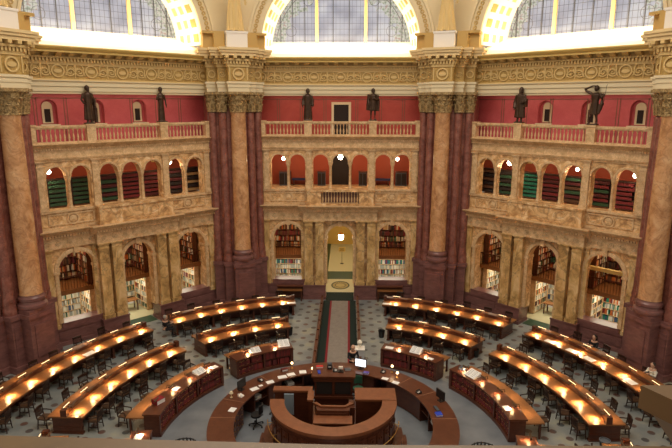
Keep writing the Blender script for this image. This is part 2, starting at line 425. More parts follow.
SIDEWORD = {'left': 'left wall', 'front': 'far wall', 'right': 'right wall'}
walls = {}
shared = {}
for side in ('front', 'left', 'right'):
    M = wmat(side)
    def place(o):
        return o
    if 'wall' not in shared:
        m = MB()
        # lower arcade wall
        arcade(m, -HW, HW, 1.0, 5.5, [(-LC, 1.0, 1.3, 4.2), (0, 0.88, 1.0, 4.22), (LC, 1.0, 1.3, 4.2)], 0.6, n=16)
        # attic band and upper arcade
        m.box(-HW, HW, 0, 0.5, 5.5, 7.5)
        arcade(m, -HW, HW, 7.5, 11.0, [(c, UPR, 7.6, 9.35) for c in UPC], 0.5, free=(0, 2, 3, 5))
        shared['wall'] = m.build('wall_' + side, M_TAN); wl = shared['wall']
    else:
        wl = bpy.data.objects.new('wall_' + side, shared['wall'].data); COL.objects.link(wl)
    wl.location = M.to_translation(); wl.rotation_euler = (0, 0, WR[side]); tag(wl, kind='structure'); walls[side] = wl

    def part(key, name, fn, mt, smooth=False):
        if key in shared:
            o = bpy.data.objects.new(name, shared[key]); COL.objects.link(o); o.parent = wl; return o
        mb = MB(); fn(mb); o = mb.build(name, mt, wl, smooth); shared[key] = o.data; return o

    # plinth of dark purple marble
    def f(m):
        for a, b in ((-HW, -2.5), (2.5, HW)):
            m.box(a, b, -0.10, 0.6, 0, 1.0); m.box(a, b, -0.16, 0.6, 0.0, 0.22); m.box(a, b, -0.15, 0.0, 0.92, 1.02)
            m.box(a + 0.35, b - 0.35, -0.13, -0.1, 0.35, 0.8)
        for s in (-1, 1):
            a, b = sorted((s * 2.5, s * 0.98))
            m.box(a, b, -0.46, 0.6, 0, 1.0); m.box(a - 0.03, b + 0.03, -0.52, 0.6, 0, 0.2); m.box(a - 0.03, b + 0.03, -0.50, 0.0, 0.93, 1.03)
    part('plinth', 'plinth', f, M_PURPLE)
    part('sillp', 'sill', lambda m: [m.box(c - 1.12, c + 1.12, -0.16, 0.62, 1.02, 1.32) for c in (-LC, LC)], M_PURPLE)

    def f(m):
        for s in (-1, 1):
            pilaster(m, s * 1.37, 0.54, 1.03, 5.5, 0.42); pilaster(m, s * 2.10, 0.54, 1.03, 5.5, 0.42)
    part('pil_in', 'pilaster', f, M_TAN2)
    for s in (-1, 1):
        part('pil_out%d' % s, 'pilaster', lambda m: (pilaster(m, s * 4.95, 0.36, 1.03, 5.5, 0.12), pilaster(m, s * 2.55, 0.18, 1.03, 5.5, 0.1)), M_TAN2)

    def f(m):
        for c, r, sp, sl in ((-LC, 1.0, 4.2, 1.3), (LC, 1.0, 4.2, 1.3), (0, 0.88, 4.22, 0)):
            m.ring([(r, 0.0), (r, -0.09), (r + 0.08, -0.11), (r + 0.2, -0.07), (r + 0.22, 0.0)], 0, PI, 18, (c, sp))
            for s in (-1, 1):
                x = sorted((c + s * r, c + s * (r + 0.2)))
                m.box(x[0], x[1], -0.07, 0.02, max(sl, 1.03), sp - 0.1)
                x = sorted((c + s * (r - 0.05), c + s * (r + 0.26)))
                m.box(x[0], x[1], -0.12, 0.6, sp - 0.12, sp + 0.03)
            m.box(c - 0.13, c + 0.13, -0.2, 0.02, sp + r - 0.04, sp + r + 0.3)
        for c in UPC:
            m.ring([(UPR, 0.0), (UPR, -0.05), (UPR + 0.1, -0.06), (UPR + 0.12, 0.0)], 0, PI, 12, (c, 9.35))
    part('archiv', 'archivolt', f, M_TRIM, True)

    # entablature over the lower order
    def f(m):
        m.box(-HW - 0.05, HW + 0.05, -0.14, 0, 5.5, 6.12); m.run(cornice_prof(6.1, 6.55, 0.55), -HW - 0.15, HW + 0.15)
        m.box(-2.45, 2.45, -0.46, 0, 5.5, 6.12); m.run([(y - 0.36 if y < 0.2 else y, z) for y, z in cornice_prof(6.1, 6.55, 0.5)], -2.75, 2.75)
        x = -HW
        while x < HW:
            y0 = -0.36 if abs(x) > 2.45 else -0.68
            m.box(x, x + 0.07, y0, -0.1, 6.16, 6.27); x += 0.15
    part('entab', 'cornice', f, M_TRIM)

    def f(m):
        for k in range(18):
            x = -4.95 + k * 0.58
            y = -0.16 if abs(x) > 2.5 else -0.48
            leaf_scroll(m, x, 5.83, 0.17, 1 if k % 2 else -1, y, 0.03)
    part('swag', 'carved_frieze', f, M_FRZ, True)

    # attic: panels, roundels, central balcony front
    def f(m):
        for s in (-1, 1):
            a, b = sorted((s * 2.3, s * 4.7))
            m.box(a, b, -0.05, 0, 6.75, 6.82); m.box(a, b, -0.05, 0, 7.3, 7.37); m.box(a, a + 0.07, -0.05, 0, 6.8, 7.32); m.box(b - 0.07, b, -0.05, 0, 6.8, 7.32)
            c = s * 3.45
            m.ring([(0.25, 0), (0.25, -0.08), (0.33, -0.08), (0.33, 0)], 0, 2 * PI, 20, (c, 7.05))
            m.lathe([(0.22, 0), (0.2, 0.05), (0.05, 0.09)], 16, M=Matrix.Translation((c, 0, 7.05)) @ Matrix.Rotation(PI / 2, 4, 'X'))
        m.box(-HW, HW, -0.10, 0.04, 7.45, 7.58); m.box(-HW, HW, -0.06, 0.0, 6.55, 6.66)
    part('attic', 'parapet_panel', f, M_TRIM)

    def f(m):
        for s in (-1, 1):
            a, b = sorted((s * 1.25, s * 2.2)); m.box(a, b, -0.5, 0.0, 6.55, 7.46)
        m.box(-2.25, 2.25, -0.55, 0.02, 7.46, 7.58); m.box(-2.25, 2.25, -0.53, 0.02, 6.55, 6.68)
        if side != 'front': m.box(-1.3, 1.3, -0.45, 0.0, 6.6, 7.5); m.box(-1.05, 1.05, -0.48, -0.45, 6.8, 7.32)
    part('balc' + ('f' if side == 'front' else 's'), 'balcony', f, M_TAN)
    if side == 'front':
        part('bback', 'balcony_shade_panel', lambda m: m.box(-1.2, 1.2, -0.03, 0, 6.68, 7.46), M_PURPLE)  # flat dark panel stands in for the shade behind the balusters
        for k in range(13): baluster(wl, (-1.14 + k * 0.19, -0.34, 6.68), 0.78)

    # upper piers, colonettes
    def f(m):
        for s in (-1, 1):
            pilaster(m, s * 2.06, 0.34, 7.58, 10.2, 0.12); pilaster(m, s * 4.86, 0.32, 7.58, 10.2, 0.1)
    part('pil_up', 'pilaster', f, M_TRIM)
    for c in (-3.446, -0.651, 0.651, 3.446):
        key = 'colon'
        def f(m):
            for y in (0.10, 0.40):
                m.lathe([(0.14, 0), (0.14, 0.08), (0.10, 0.14), (0.088, 0.2), (0.08, 1.45), (0.10, 1.48), (0.10, 1.52), (0.15, 1.68), (0.15, 1.77)], 10, (0, y, 7.58))
        o = part(key, 'colonette', f, M_TRIM, True); o.location = (c, 0, 0)

    # cornices below the balustrade
    def f(m):
        m.run(cornice_prof(10.14, 10.34, 0.14, 2), -HW, HW); m.box(-HW, HW, -0.05, 0, 10.34, 10.82)
        m.run(cornice_prof(10.8, 11.06, 0.34), -HW - 0.05, HW + 0.05)
        x = -HW
        while x < HW: m.box(x, x + 0.06, -0.18, 0, 10.74, 10.82); x += 0.13
    part('corn_up', 'cornice', f, M_TRIM)
    part('floorslab', 'gallery_floor', lambda m: (m.box(-6.6, 6.6, 0.5, 4.2, 10.75, 10.95), m.box(-HW, HW, 0.45, 4.6, 7.25, 7.45)), M_TAN)

    # ---- upper gallery back wall in rose red
    def f(m):
        if side == 'front': m.box(-7.6, 7.6, 1.8, 2.1, 10.9, 14.1)
        else:
            us_ = (-3.55, -1.0, 1.55) if side == 'left' else (-1.45, 1.12, 3.72)
            q = MB(); arcade(q, -7.6, 7.6, 10.9, 14.1, [(u, 0.44, 11.98, 12.9) for u in us_], 0.34)
            m.add([(x, y + 1.8, z) for x, y, z in q.v], q.f); m.box(-7.6, 7.6, 2.14, 2.2, 10.9, 14.1)
    bw = part('redwall' + side, 'gallery_back_wall', f, M_BRICKR if side == 'front' else M_ROSE)
    def f(m):
        xs = (-4.3, -4.15, -2.75, -2.6, -1.15, -1.0, 1.0, 1.15, 2.6, 2.75, 4.15, 4.3)
        for x in xs: m.box(x - 0.02, x + 0.02, 1.785, 1.8, 11.1, 13.45)
        m.box(-6, 6, 1.785, 1.8, 13.38, 13.42)
    part('stripes', 'painted_stripe', f, M_STRIPE)
    if side != 'front':
        us = (-3.55, -1.0, 1.55) if side == 'left' else (-1.45, 1.12, 3.72)
        for u in us:
            wn = empty('window', wpt(side, u, 2.13, 0), WR[side]); wn.name = 'window_1'; tag(wn, kind='structure')
            m = MB(); pts = [(-0.27, 12.05), (0.27, 12.05), (0.27, 12.95)] + [(0.27 * math.cos(PI * k / 8), 12.95 + 0.27 * math.sin(PI * k / 8)) for k in range(1, 8)] + [(-0.27, 12.95)]
            m.add([(x, -0.035, z) for x, z in pts] + [(x, -0.01, z) for x, z in pts], [tuple(range(len(pts)))] + [(i, (i + 1) % len(pts), len(pts) + (i + 1) % len(pts), len(pts) + i) for i in range(len(pts))]); m.build('frame', M_IVORY, wn)
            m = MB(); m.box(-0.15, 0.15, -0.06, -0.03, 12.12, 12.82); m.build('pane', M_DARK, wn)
            m = MB(); m.box(-0.5, 0.5, -0.47, 0, 11.94, 12.0); m.build('window_sill', M_IVORY, wn)
    else:
        dn = empty('door_1', wpt(side, 0.03, 1.8, 0), 0); tag(dn, kind='structure')
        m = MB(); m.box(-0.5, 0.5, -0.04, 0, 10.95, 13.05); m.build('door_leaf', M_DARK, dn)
        m = MB()
        for a, b, c, d in ((-0.66, -0.5, 10.95, 13.05), (0.5, 0.66, 10.95, 13.05), (-0.66, 0.66, 13.05, 13.22)): m.box(a, b, -0.09, 0, c, d)
        m.build('door_frame', M_IVORY, dn)

    # ---- main entablature
    Y = 0.25
    tr = MB(); tr.run([(Y, 13.62), (Y, 13.72), (Y - 0.06, 13.74), (Y - 0.06, 13.98), (Y - 0.12, 14.0), (Y - 0.12, 14.2), (Y - 0.2, 14.26), (Y - 0.2, 14.3), (2.0, 14.3), (2.0, 13.62)], -6.1, 6.1)
    if 'archit' not in shared:
        t1 = tr.build('trim_1', M_IVORY); shared['archit'] = t1.data
    else: t1 = bpy.data.objects.new('trim_1', shared['archit']); COL.objects.link(t1)
    t1.location = wl.location; t1.rotation_euler = wl.rotation_euler; tag(t1, kind='structure')
    def tpart(key, name, fn, mt, smooth=False):
        if key in shared:
            o = bpy.data.objects.new(name, shared[key]); COL.objects.link(o); o.parent = t1; return o
        mb = MB(); fn(mb); o = mb.build(name, mt, t1, smooth); shared[key] = o.data; return o
    tpart('e_fr', 'frieze', lambda m: m.box(-6.1, 6.1, Y, 2.0, 14.3, 15.2), M_FRZBG)
    def f(m):
        m.box(-6.1, 6.1, Y - 0.06, Y, 14.3, 14.38); m.box(-6.1, 6.1, Y - 0.06, Y, 15.08, 15.14)
        for k in range(7):
            x = -5.1 + k * 1.7
            m.ring([(0.27, Y), (0.27, Y - 0.07), (0.33, Y - 0.07), (0.33, Y)], 0, 2 * PI, 20, (x, 14.77))
            m.add([(x + 0.2 * math.cos(t), Y - 0.05, 14.77 + 0.1 * math.sin(t)) for t in [i * PI / 8 for i in range(16)]], [tuple(range(16))])
            for s in (-1, 1):
                leaf_scroll(m, x + s * 0.62, 14.74, 0.26, s, Y - 0.04, 0.05)
                m.tube([(x + s * 0.36, Y - 0.03, 14.55), (x + s * 0.45, Y - 0.05, 14.7), (x + s * 0.42, Y - 0.05, 14.95), (x + s * 0.5, Y - 0.04, 15.08)], 0.04, 5)
            if k < 6:
                m.tube([(x + 0.85, Y - 0.04, 14.42), (x + 0.85, Y - 0.05, 15.1)], 0.05, 5, rs=[0.03, 0.07])
                m.tube([(x + 0.72, Y - 0.04, 14.95), (x + 0.85, Y - 0.06, 14.8), (x + 0.98, Y - 0.04, 14.95)], 0.04, 5)
    tpart('e_rel', 'relief', f, M_RELIEF, True)
    def f(m):
        m.box(-6.1, 6.1, Y - 0.08, 2.0, 15.14, 15.30)
        x = -6.0
        while x < 6.0: m.box(x, x + 0.09, Y - 0.2, Y, 15.24, 15.40); x += 0.17
        m.box(-6.1, 6.1, Y - 0.06, 2.0, 15.28, 15.80); m.box(-6.1, 6.1, Y - 0.24, 2.0, 15.40, 15.48)
        x = -6.0
        while x < 6.0:
            m.run([(Y - 0.58, 15.68), (Y - 0.58, 15.62), (Y - 0.28, 15.50), (Y - 0.1, 15.50), (Y - 0.1, 15.68)], x, x + 0.26); x += 0.62
    tpart('e_dent', 'dentils', f, M_RELIEF)
    def f(m):
        m.run([(Y, 15.66), (Y - 0.66, 15.66), (Y - 0.66, 15.76), (Y - 0.76, 15.80), (Y - 0.86, 15.90), (Y - 0.86, 15.96), (Y - 0.3, 15.96), (Y + 1, 15.9)], -6.1, 6.1)
    tpart('e_corn', 'cornice', f, M_GOLDL)
    # bright sloping sill under the lunette, hidden lamps behind the cornice lip
    def f(m):
        m.add([(-5.3, Y - 0.55, 15.97), (5.3, Y - 0.55, 15.97), (5.0, 2.5, 17.15), (-5.0, 2.5, 17.15), (-5.3, Y - 0.55, 15.9), (5.3, Y - 0.55, 15.9), (5.0, 2.5, 15.9), (-5.0, 2.5, 15.9)],
              [(0, 1, 2, 3), (4, 7, 6, 5), (0, 4, 5, 1), (1, 5, 6, 2), (2, 6, 7, 3), (3, 7, 4, 0)])
    tpart('e_sill', 'sill', f, M_BRIGHT)

    # ---- lunette wall with the great arch (structure)
    ZC, R0, R1, DP = 16.6, 5.0, 4.66, 2.5
    if 'lun' not in shared:
        m = MB(); n = 28; W = 6.98
        arc = [(-R0 * math.cos(PI * k / n), ZC + R0 * math.sin(PI * k / n)) for k in range(n + 1)]
        m.add([(-W, 0, 16.2), (-R0, 0, 16.2), (-R0, 0, ZC), (-W, 0, ZC)], [(0, 1, 2, 3)]); m.add([(W, 0, 16.2), (R0, 0, 16.2), (R0, 0, ZC), (W, 0, ZC)], [(0, 1, 2, 3)])
        top = [(-W, ZC)] + [(-W, 22.8), (W, 22.8)] + [(W, ZC)]
        for k in range(n):
            p, p2 = arc[k], arc[k + 1]
            def outp(p):
                dx, dz = p[0], p[1] - ZC; s = min(W / abs(dx) if abs(dx) > 1e-6 else 99, 6.2 / dz if dz > 1e-6 else 99); return (dx * s, ZC + dz * s)
            o1, o2 = outp(p), outp(p2)
            m.add([(p[0], 0, p[1]), (p2[0], 0, p2[1]), (o2[0], 0, o2[1]), (o1[0], 0, o1[1])], [(0, 1, 2, 3)])
        ob = m.build('wall_upper', M_IVORY); shared['lun'] = ob.data
    else: ob = bpy.data.objects.new('wall_upper', shared['lun']); COL.objects.link(ob)
    ob.name = 'wall_%s.upper' % side; ob.name = 'wall_%s_upper' % side
    ob.location = wl.location; ob.rotation_euler = wl.rotation_euler; tag(ob, kind='structure')
    def upart(key, name, fn, mt, smooth=False, par=ob):
        if key in shared:
            o = bpy.data.objects.new(name, shared[key]); COL.objects.link(o); o.parent = par; return o
        mb = MB(); fn(mb); o = mb.build(name, mt, par, smooth); shared[key] = o.data; return o
    def f(m):
        m.ring([(R0, 0.0), (R0, -0.12), (R0 + 0.16, -0.14), (R0 + 0.18, -0.05), (R0 + 0.72, -0.05), (R0 + 0.74, -0.16), (R0 + 0.9, -0.18), (R0 + 0.95, 0)], 0, PI, 48, (0, ZC))
    upart('l_arch', 'archivolt', f, M_IVORY, True)
    def f(m):
        for k in range(60):
            t = PI * (k + 0.5) / 60; c = (math.cos(t) * (R0 + 0.46), ZC + math.sin(t) * (R0 + 0.46))
            m.ring([(0.07, -0.04), (0.07, -0.11), (0.13, -0.11), (0.13, -0.04)], 0, 2 * PI, 8, c)
    upart('l_orn', 'guilloche', f, M_GOLD)
    def f(m):
        m.ring([(R0, 0), (R1, DP), (R1 + 0.1, DP), (R0 + 0.15, 0)], 0, PI, 48, (0, ZC))
    upart('l_intr', 'intrados', f, M_BRIGHT, True)
    def f(m):
        for j, (d0, d1) in enumerate(((0.25, 0.75), (1.05, 1.4), (1.7, 2.05))):
            for k in range(18):
                t0, t1_ = PI * (k + 0.22) / 18, PI * (k + 0.78) / 18
                vs = []
                for (t, d) in ((t0, d0), (t1_, d0), (t1_, d1), (t0, d1)):
                    r = R0 + (R1 - R0) * d / DP - 0.012; vs.append((r * math.cos(t), d, ZC + r * math.sin(t)))
                tm, dm = (t0 + t1_) / 2, (d0 + d1) / 2; r = R0 + (R1 - R0) * dm / DP - 0.06
                vs.append((r * math.cos(tm), dm, ZC + r * math.sin(tm)))
                m.add(vs, [(0, 1, 4), (1, 2, 4), (2, 3, 4), (3, 0, 4)], 0 if j == 0 else 1)
    upart('l_coff', 'coffers', f, [M_OCHRE, M_RELIEF])

    wi = bpy.data.objects.new('window_1', None); COL.objects.link(wi); wi.location = wl.location; wi.rotation_euler = wl.rotation_euler; tag(wi, kind='structure')
    def f(m):
        n = 40; pts = [(-R1 * math.cos(PI * k / n), ZC + R1 * math.sin(PI * k / n)) for k in range(n + 1)]
        m.add([(x, DP, z) for x, z in pts] + [(x, DP + 0.04, z) for x, z in pts], [tuple(range(n + 1)), tuple(range(n + 1, 2 * n + 2))[::-1]])
    upart('w_gl', 'pane', f, M_GLASS, par=wi)
    def f(m):
        for u in (-1.63, 1.63):
            m.box(u - 0.10, u + 0.10, DP - 0.14, DP, ZC, ZC + math.sqrt(R1 ** 2 - u * u))
    upart('w_mu', 'mullion', f, M_RELIEF, par=wi)
    def f(m):
        for u in (-4.05, -3.24, -2.43, -0.54, 0.54, 2.43, 3.24, 4.05):
            m.box(u - 0.028, u + 0.028, DP - 0.05, DP, ZC, ZC + math.sqrt(R1 ** 2 - u * u))
    upart('w_bar', 'bars', f, M_LEAD, par=wi)
    def f(m):
        u = -4.4
        while u < 4.5:
            m.box(u - 0.008, u + 0.008, DP - 0.02, DP, ZC, ZC + math.sqrt(max(0.01, R1 ** 2 - u * u))); u += 0.27
        z = ZC + 0.3
        while z < ZC + R1:
            x = math.sqrt(max(0.01, R1 ** 2 - (z - ZC) ** 2)); m.box(-x, x, DP - 0.02, DP, z - 0.010, z + 0.010); z += 0.36
        m.ring([(R1 - 0.28, DP), (R1 - 0.28, DP - 0.03), (R1 - 0.24, DP - 0.03), (R1 - 0.24, DP)], 0, PI, 40, (0, ZC))
        for cx, cz in ((-3.35, ZC + 1.25), (3.35, ZC + 1.25), (-2.2, ZC + 3.2), (2.2, ZC + 3.2)):
            m.ring([(0.33, DP), (0.33, DP - 0.01), (0.36, DP - 0.01), (0.36, DP)], 0, 2 * PI, 16, (cx, cz))
    upart('w_lat', 'lattice', f, M_LEADL, par=wi)

    # concealed cove lamps the building has; an added fill light for the gallery wall
    light('cove_light', 'AREA', (0, 0.15, 16.75), 420, (1.0, 0.80, 0.50), M=M, size=8.5, size_y=0.25, rot=(R(115), 0, 0))
    light('cove_light', 'AREA', (0, 1.2, 17.6), 200, (1.0, 0.80, 0.50), M=M, size=8.0, size_y=0.5, rot=(R(0), 0, 0))
    light('gallery_fill', 'AREA', (0, 0.9, 13.5), 36, (1.0, 0.75, 0.55), M=M, size=9.5, size_y=0.3, rot=(R(20), 0, 0))

    # ---- balustrade on the gallery: a thing with parts
    bl = empty('balustrade', wpt(side, 0, 0, 11.06), WR[side])
    tag(bl, 'carved tan marble balustrade along the top gallery of the %s' % SIDEWORD[side], 'balustrade')
    m = MB(); m.box(-HW, HW, -0.12, 0.14, 0.0, 0.10); m.build('base_rail', M_TRIM, bl)
    m = MB(); m.box(-HW, HW, -0.13, 0.15, 0.82, 0.94); m.box(-HW, HW, -0.09, 0.11, 0.76, 0.82); m.build('top_rail', M_TRIM, bl)
    peds = [-HW + 0.12, -2.1, 2.1, HW - 0.12]
    for p in peds:
        m = MB(); hw = 0.24 if abs(p) < 3 else 0.16
        m.box(p - hw, p + hw, -0.17, 0.22, 0, 0.97); m.box(p - hw - 0.04, p + hw + 0.04, -0.21, 0.26, 0.9, 0.99); m.build('pedestal', M_TRIM, bl)
    for a, b in zip(peds[:-1], peds[1:]):
        L = b - a; n = int(L / 0.21)
        for k in range(1, n):
            x = a + L * k / n
            if min(abs(x - p) for p in peds) > 0.26: baluster(bl, (x, 0.01, 0.10), 0.66)

for i, o in enumerate([o for o in COL.objects if o.name.startswith('window_1')]): o.name = 'window_%d' % (i + 101)
for i, o in enumerate([o for o in COL.objects if o.name.startswith('window_1')]): o.name = 'window_%d' % (i + 1)
for i, o in enumerate([o for o in COL.objects if o.name.startswith('trim_1')]): o.name = 'trim_%d' % (i + 1)

# ================================================================== ALCOVES BEHIND THE ARCADES
BOOKS = MB()


def book_row(M, x0, x1, y, z0, h, pal, fill=0.95, th=(0.05, 0.10), depth=0.2, face=-1):
    x = x0
    while x < x1 - 0.03:
        t = random.uniform(*th)
        if x + t > x1: break
        if random.random() < fill:
            hh = h * random.uniform(0.78, 0.98); c = random.choice(pal)
            yy = sorted((y, y + depth * -face)); BOOKS.box(x + 0.003, x + t - 0.003, yy[0], yy[1], z0, z0 + hh, BKI[c], M)
        x += t


def bookcase(M, x0, x1, y, z0, z1, n, pal, label, th=(0.05, 0.10), fm=None, fill=0.95):
    """a bookcase in frame M whose open face looks to -y"""
    rt = empty('bookcase', (M @ Vector(((x0 + x1) / 2, y, z0))), M.to_euler().z); tag(rt, label, 'bookcase')
    w = (x1 - x0) / 2; h = z1 - z0; fm = fm or M_WOOD
    m = MB(); m.box(-w, w, 0.28, 0.32, 0, h); m.box(-w, -w + 0.05, -0.02, 0.3, 0, h); m.box(w - 0.05, w, -0.02, 0.3, 0, h); m.box(-w - 0.03, w + 0.03, -0.05, 0.32, h, h + 0.07)
    k = max(1, int(round((x1 - x0) / 1.0)))
    for i in range(1, k): x = -w + 2 * w * i / k; m.box(x - 0.02, x + 0.02, -0.01, 0.3, 0, h)
    m.build('frame', fm, rt)
    for i in range(n):
        zz = h * i / n + 0.03; m = MB(); m.box(-w + 0.04, w - 0.04, -0.015, 0.28, zz, zz + 0.03); m.build('shelf', fm, rt)
        p = pal[i % len(pal)] if isinstance(pal[0], (list, tuple)) else pal
        book_row(M, x0 + 0.06, x1 - 0.06, y + 0.02, z0 + zz + 0.03, h / n - 0.06, p, fill, th)
    return rt


LOW = {'left': ['nearest lower arch', 'middle doorway arch', 'farthest lower arch'], 'front': ['lower arch left of the entrance', '', 'lower arch right of the entrance'], 'right': ['farthest lower arch', 'middle doorway arch', 'nearest lower arch']}
ORD = {'left': ['nearest the camera', 'in the middle', 'farthest from the camera'], 'front': ['left of the entrance', 'in the entrance', 'right of the entrance'], 'right': ['farthest from the camera', 'in the middle', 'nearest the camera']}
POSU = {'left': ['first', 'second', 'third', 'fourth', 'fifth', 'sixth', 'seventh'], }
brightP = ['white', 'grey', 'cream', 'green', 'white', 'tan']; darkP = ['brown', 'dark', 'red', 'tan', 'cream', 'orange']; mixP = ['red', 'brown', 'cream', 'green', 'dark', 'tan', 'white', 'orange']
for side in ('left', 'front', 'right'):
    M = wmat(side); wl = walls[side]
    # partitions, ceiling and floor of the alcoves
    m = MB()
    for u in (-5.2, -1.75, 1.6, 5.05): m.box(u, u + 0.15, 0.6, 5.2, 0, 7.2)
    m.box(-5.2, 5.2, 0.6, 5.2, 5.6, 5.7); 
    m.build('alcove_partition', M_TAN, wl)
    m = MB()
    if side != 'front': m.box(-5.2, 5.2, 5.0, 5.2, 0, 7.2)
    else:
        m.box(-5.2, -1.6, 5.0, 5.2, 0, 7.2); m.box(1.6, 5.2, 5.0, 5.2, 0, 7.2)
    m.build('alcove_back_wall', M_YELLOW, wl)
    # mezzanine decks with wooden fronts
    for i, c in enumerate((-LC, 0, LC)):
        if side == 'front' and i == 1: continue
        m = MB(); m.box(c - 1.75, c + 1.6, 1.5, 5.0, 2.42, 2.55); m.box(c - 1.75, c + 1.6, 1.46, 1.5, 2.35, 2.62)
        dk = m.build('mezzanine_deck', M_TOP, wl)
        m = MB()
        m.box(c - 1.7, c + 1.55, 1.5, 1.54, 3.35, 3.4)
        x = c - 1.7
        while x < c + 1.55: m.box(x, x + 0.025, 1.51, 1.535, 2.55, 3.35); x += 0.16
        m.build('mezzanine_railing', M_WOOD, wl)
        if side == 'right' and i == 2: m = MB(); m.box(c - 1.7, c + 1.55, 0.95, 1.15, 3.95, 4.15); m.build('gallery_beam', M_GOLDL, wl)
        where = 'behind the %s, %s' % (LOW[side][i], SIDEWORD[side])
        lo = [['white', 'grey', 'green', 'cream'], ['white', 'cream', 'grey', 'blue'], ['green', 'grey', 'white', 'tan']] if side != 'front' else [['white', 'grey', 'cream'], ['red', 'white', 'blue', 'teal']]
        if side == 'right' and i == 2: lo = [['grey', 'teal', 'blue', 'white'], ['orange', 'white', 'red', 'teal']]
        bookcase(M, c - 1.5, c + 1.45, 3.9, 0.05, 2.35, 6, lo, 'lower bookcase of pale books ' + where, fm=M_TRIM)
        bookcase(M, c - 1.5, c + 1.45, 3.7, 2.6, 5.2, 6, [darkP, mixP, ['maroon', 'brown', 'dark', 'red']], 'dark mezzanine bookcase ' + where)
        # side stacks standing at right angles
        sgn = 1 if side == 'left' else -1
        if side != 'front':
            Ms = M @ Matrix.Translation((c + sgn * 1.15, 2.7, 0)) @ Matrix.Rotation(-sgn * PI / 2, 4, 'Z')
            bookcase(Ms, -0.9, 0.9, 0, 2.6, 5.1, 6, [darkP, mixP], 'dark mezzanine side bookcase ' + where)
            bookcase(Ms, -0.9, 0.9, 0, 0.05, 2.3, 6, [brightP, mixP], 'lit ground-level side bookcase ' + where, fm=M_TRIM)
        light('alcove_light', 'AREA', (c, 2.4, 2.3), 52, (1.0, 0.90, 0.66), M=M, size=2.2, size_y=1.2)
        light('alcove_light', 'AREA', (c, 2.0, 5.4), 46, (1.0, 0.72, 0.42), M=M, size=2.0, size_y=1.0)
    # upper arcade rooms
    if side == 'front':
        m = MB(); m.box(-5.2, 5.2, 3.0, 3.2, 7.3, 10.7); m.build('arcade_back_wall', M_BRICK, wl)
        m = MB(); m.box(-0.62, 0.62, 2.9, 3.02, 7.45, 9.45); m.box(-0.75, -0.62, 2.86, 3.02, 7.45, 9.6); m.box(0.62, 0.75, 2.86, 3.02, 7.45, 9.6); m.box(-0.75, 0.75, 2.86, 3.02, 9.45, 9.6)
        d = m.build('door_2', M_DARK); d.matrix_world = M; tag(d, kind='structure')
        for i, (u, w_) in enumerate(((-3.95, 0.75), (-1.35, 0.55), (1.55, 0.55), (4.25, 0.75))):
            cb = empty('cabinet', wpt(side, u, 2.3, 7.45), 0); tag(cb, 'low dark cabinet in the upper gallery of the far wall, %s from the left' % ('first', 'second', 'third', 'fourth')[i], 'cabinet')
            m = MB(); m.box(-w_ / 2, w_ / 2, 0, 0.5, 0, 0.95); m.build('body', M_CLOTH_G, cb)
            m = MB(); m.box(-w_ / 2 - 0.03, w_ / 2 + 0.03, -0.03, 0.53, 0.95, 1.0); m.build('top', M_WOOD, cb)
            for s in (-1, 1):
                m = MB(); x = sorted((s * 0.02, s * (w_ / 2 - 0.03))); m.box(x[0], x[1], -0.015, 0, 0.08, 0.88); m.build('door', M_BLUE if 0 else M_DARK, cb)
        for i, (u0, u1) in enumerate(((-3.45, -2.3), (2.3, 3.5))):
            bn = empty('bench', wpt(side, (u0 + u1) / 2, 2.4, 7.45), 0); tag(bn, 'low navy bench behind the far wall upper arches, %s of the middle' % ('left', 'right')[i], 'bench')
            m = MB(); m.box(-(u1 - u0) / 2, (u1 - u0) / 2, 0, 0.45, 0.36, 0.48); m.build('seat', mat('navy_cloth', (0.02, 0.03, 0.10), 0.7), bn)
            m = MB(); m.box(-0.5, -0.44, 0.02, 0.42, 0, 0.36); m.box(0.44, 0.5, 0.02, 0.42, 0, 0.36); m.build('leg', M_WOOD, bn)
    else:
        m = MB(); m.box(-7.6, 7.6, 3.6, 3.8, 7.3, 10.7); m.build('arcade_back_wall', M_BRICK, wl)
        cols = {'left': ['green', 'green', ['green', 'maroon'], 'red', ['maroon', 'red'], ['dark', 'maroon'], ['tan', 'dark']],
                'right': [['dark', 'brown'], ['green', 'dark'], 'teal', ['maroon', 'red'], ['brown', 'maroon', 'green'], ['green', 'red', 'maroon'], 'red']}[side]
        for i, c in enumerate(UPC):
            pal = cols[i]; pal = [[pal]] if isinstance(pal, str) else [[p] for p in pal]
            cc = c + (0.55 if side == 'left' else -0.55)
            bookcase(M, cc - 0.66, cc + 0.66, 1.35, 7.5, 9.0, 6, pal, 'bookcase behind the upper arcade of the %s, %s arch from the left' % (SIDEWORD[side], POSU['left'][i]), fm=M_CHAIR, th=(0.10, 0.16), fill=1)
            m = MB()
            if i % 2 == 0:
                for a, b, z0, z1 in ((-0.34, -0.27, 9.35, 10.1), (0.27, 0.34, 9.35, 10.1), (-0.34, 0.34, 9.35, 9.42), (-0.34, 0.34, 10.03, 10.1)): m.box(a, b, -0.04, 0, z0, z1)
                fr = m.build('picture_frame', M_GOLDL); fr.location = wpt(side, c + 1.5 * (1 if side == 'left' else -1) * 1.3, 3.58, 0); fr.rotation_euler = (0, 0, WR[side])
                tag(fr, 'gilded frame seen through the %s upper arch from the left, %s' % (POSU['left'][i], SIDEWORD[side]), 'frame')
    light('upper_room_light', 'AREA', (0, 1.3, 10.4), 48, (1.0, 0.70, 0.42), M=M, size=9, size_y=1.2)
for side in ('left', 'front', 'right'):
    pass
bo = BOOKS.build('books', BKL, fix=False)
tag(bo, 'rows of bound library books filling the shelves behind the marble arches', 'books', kind='stuff')

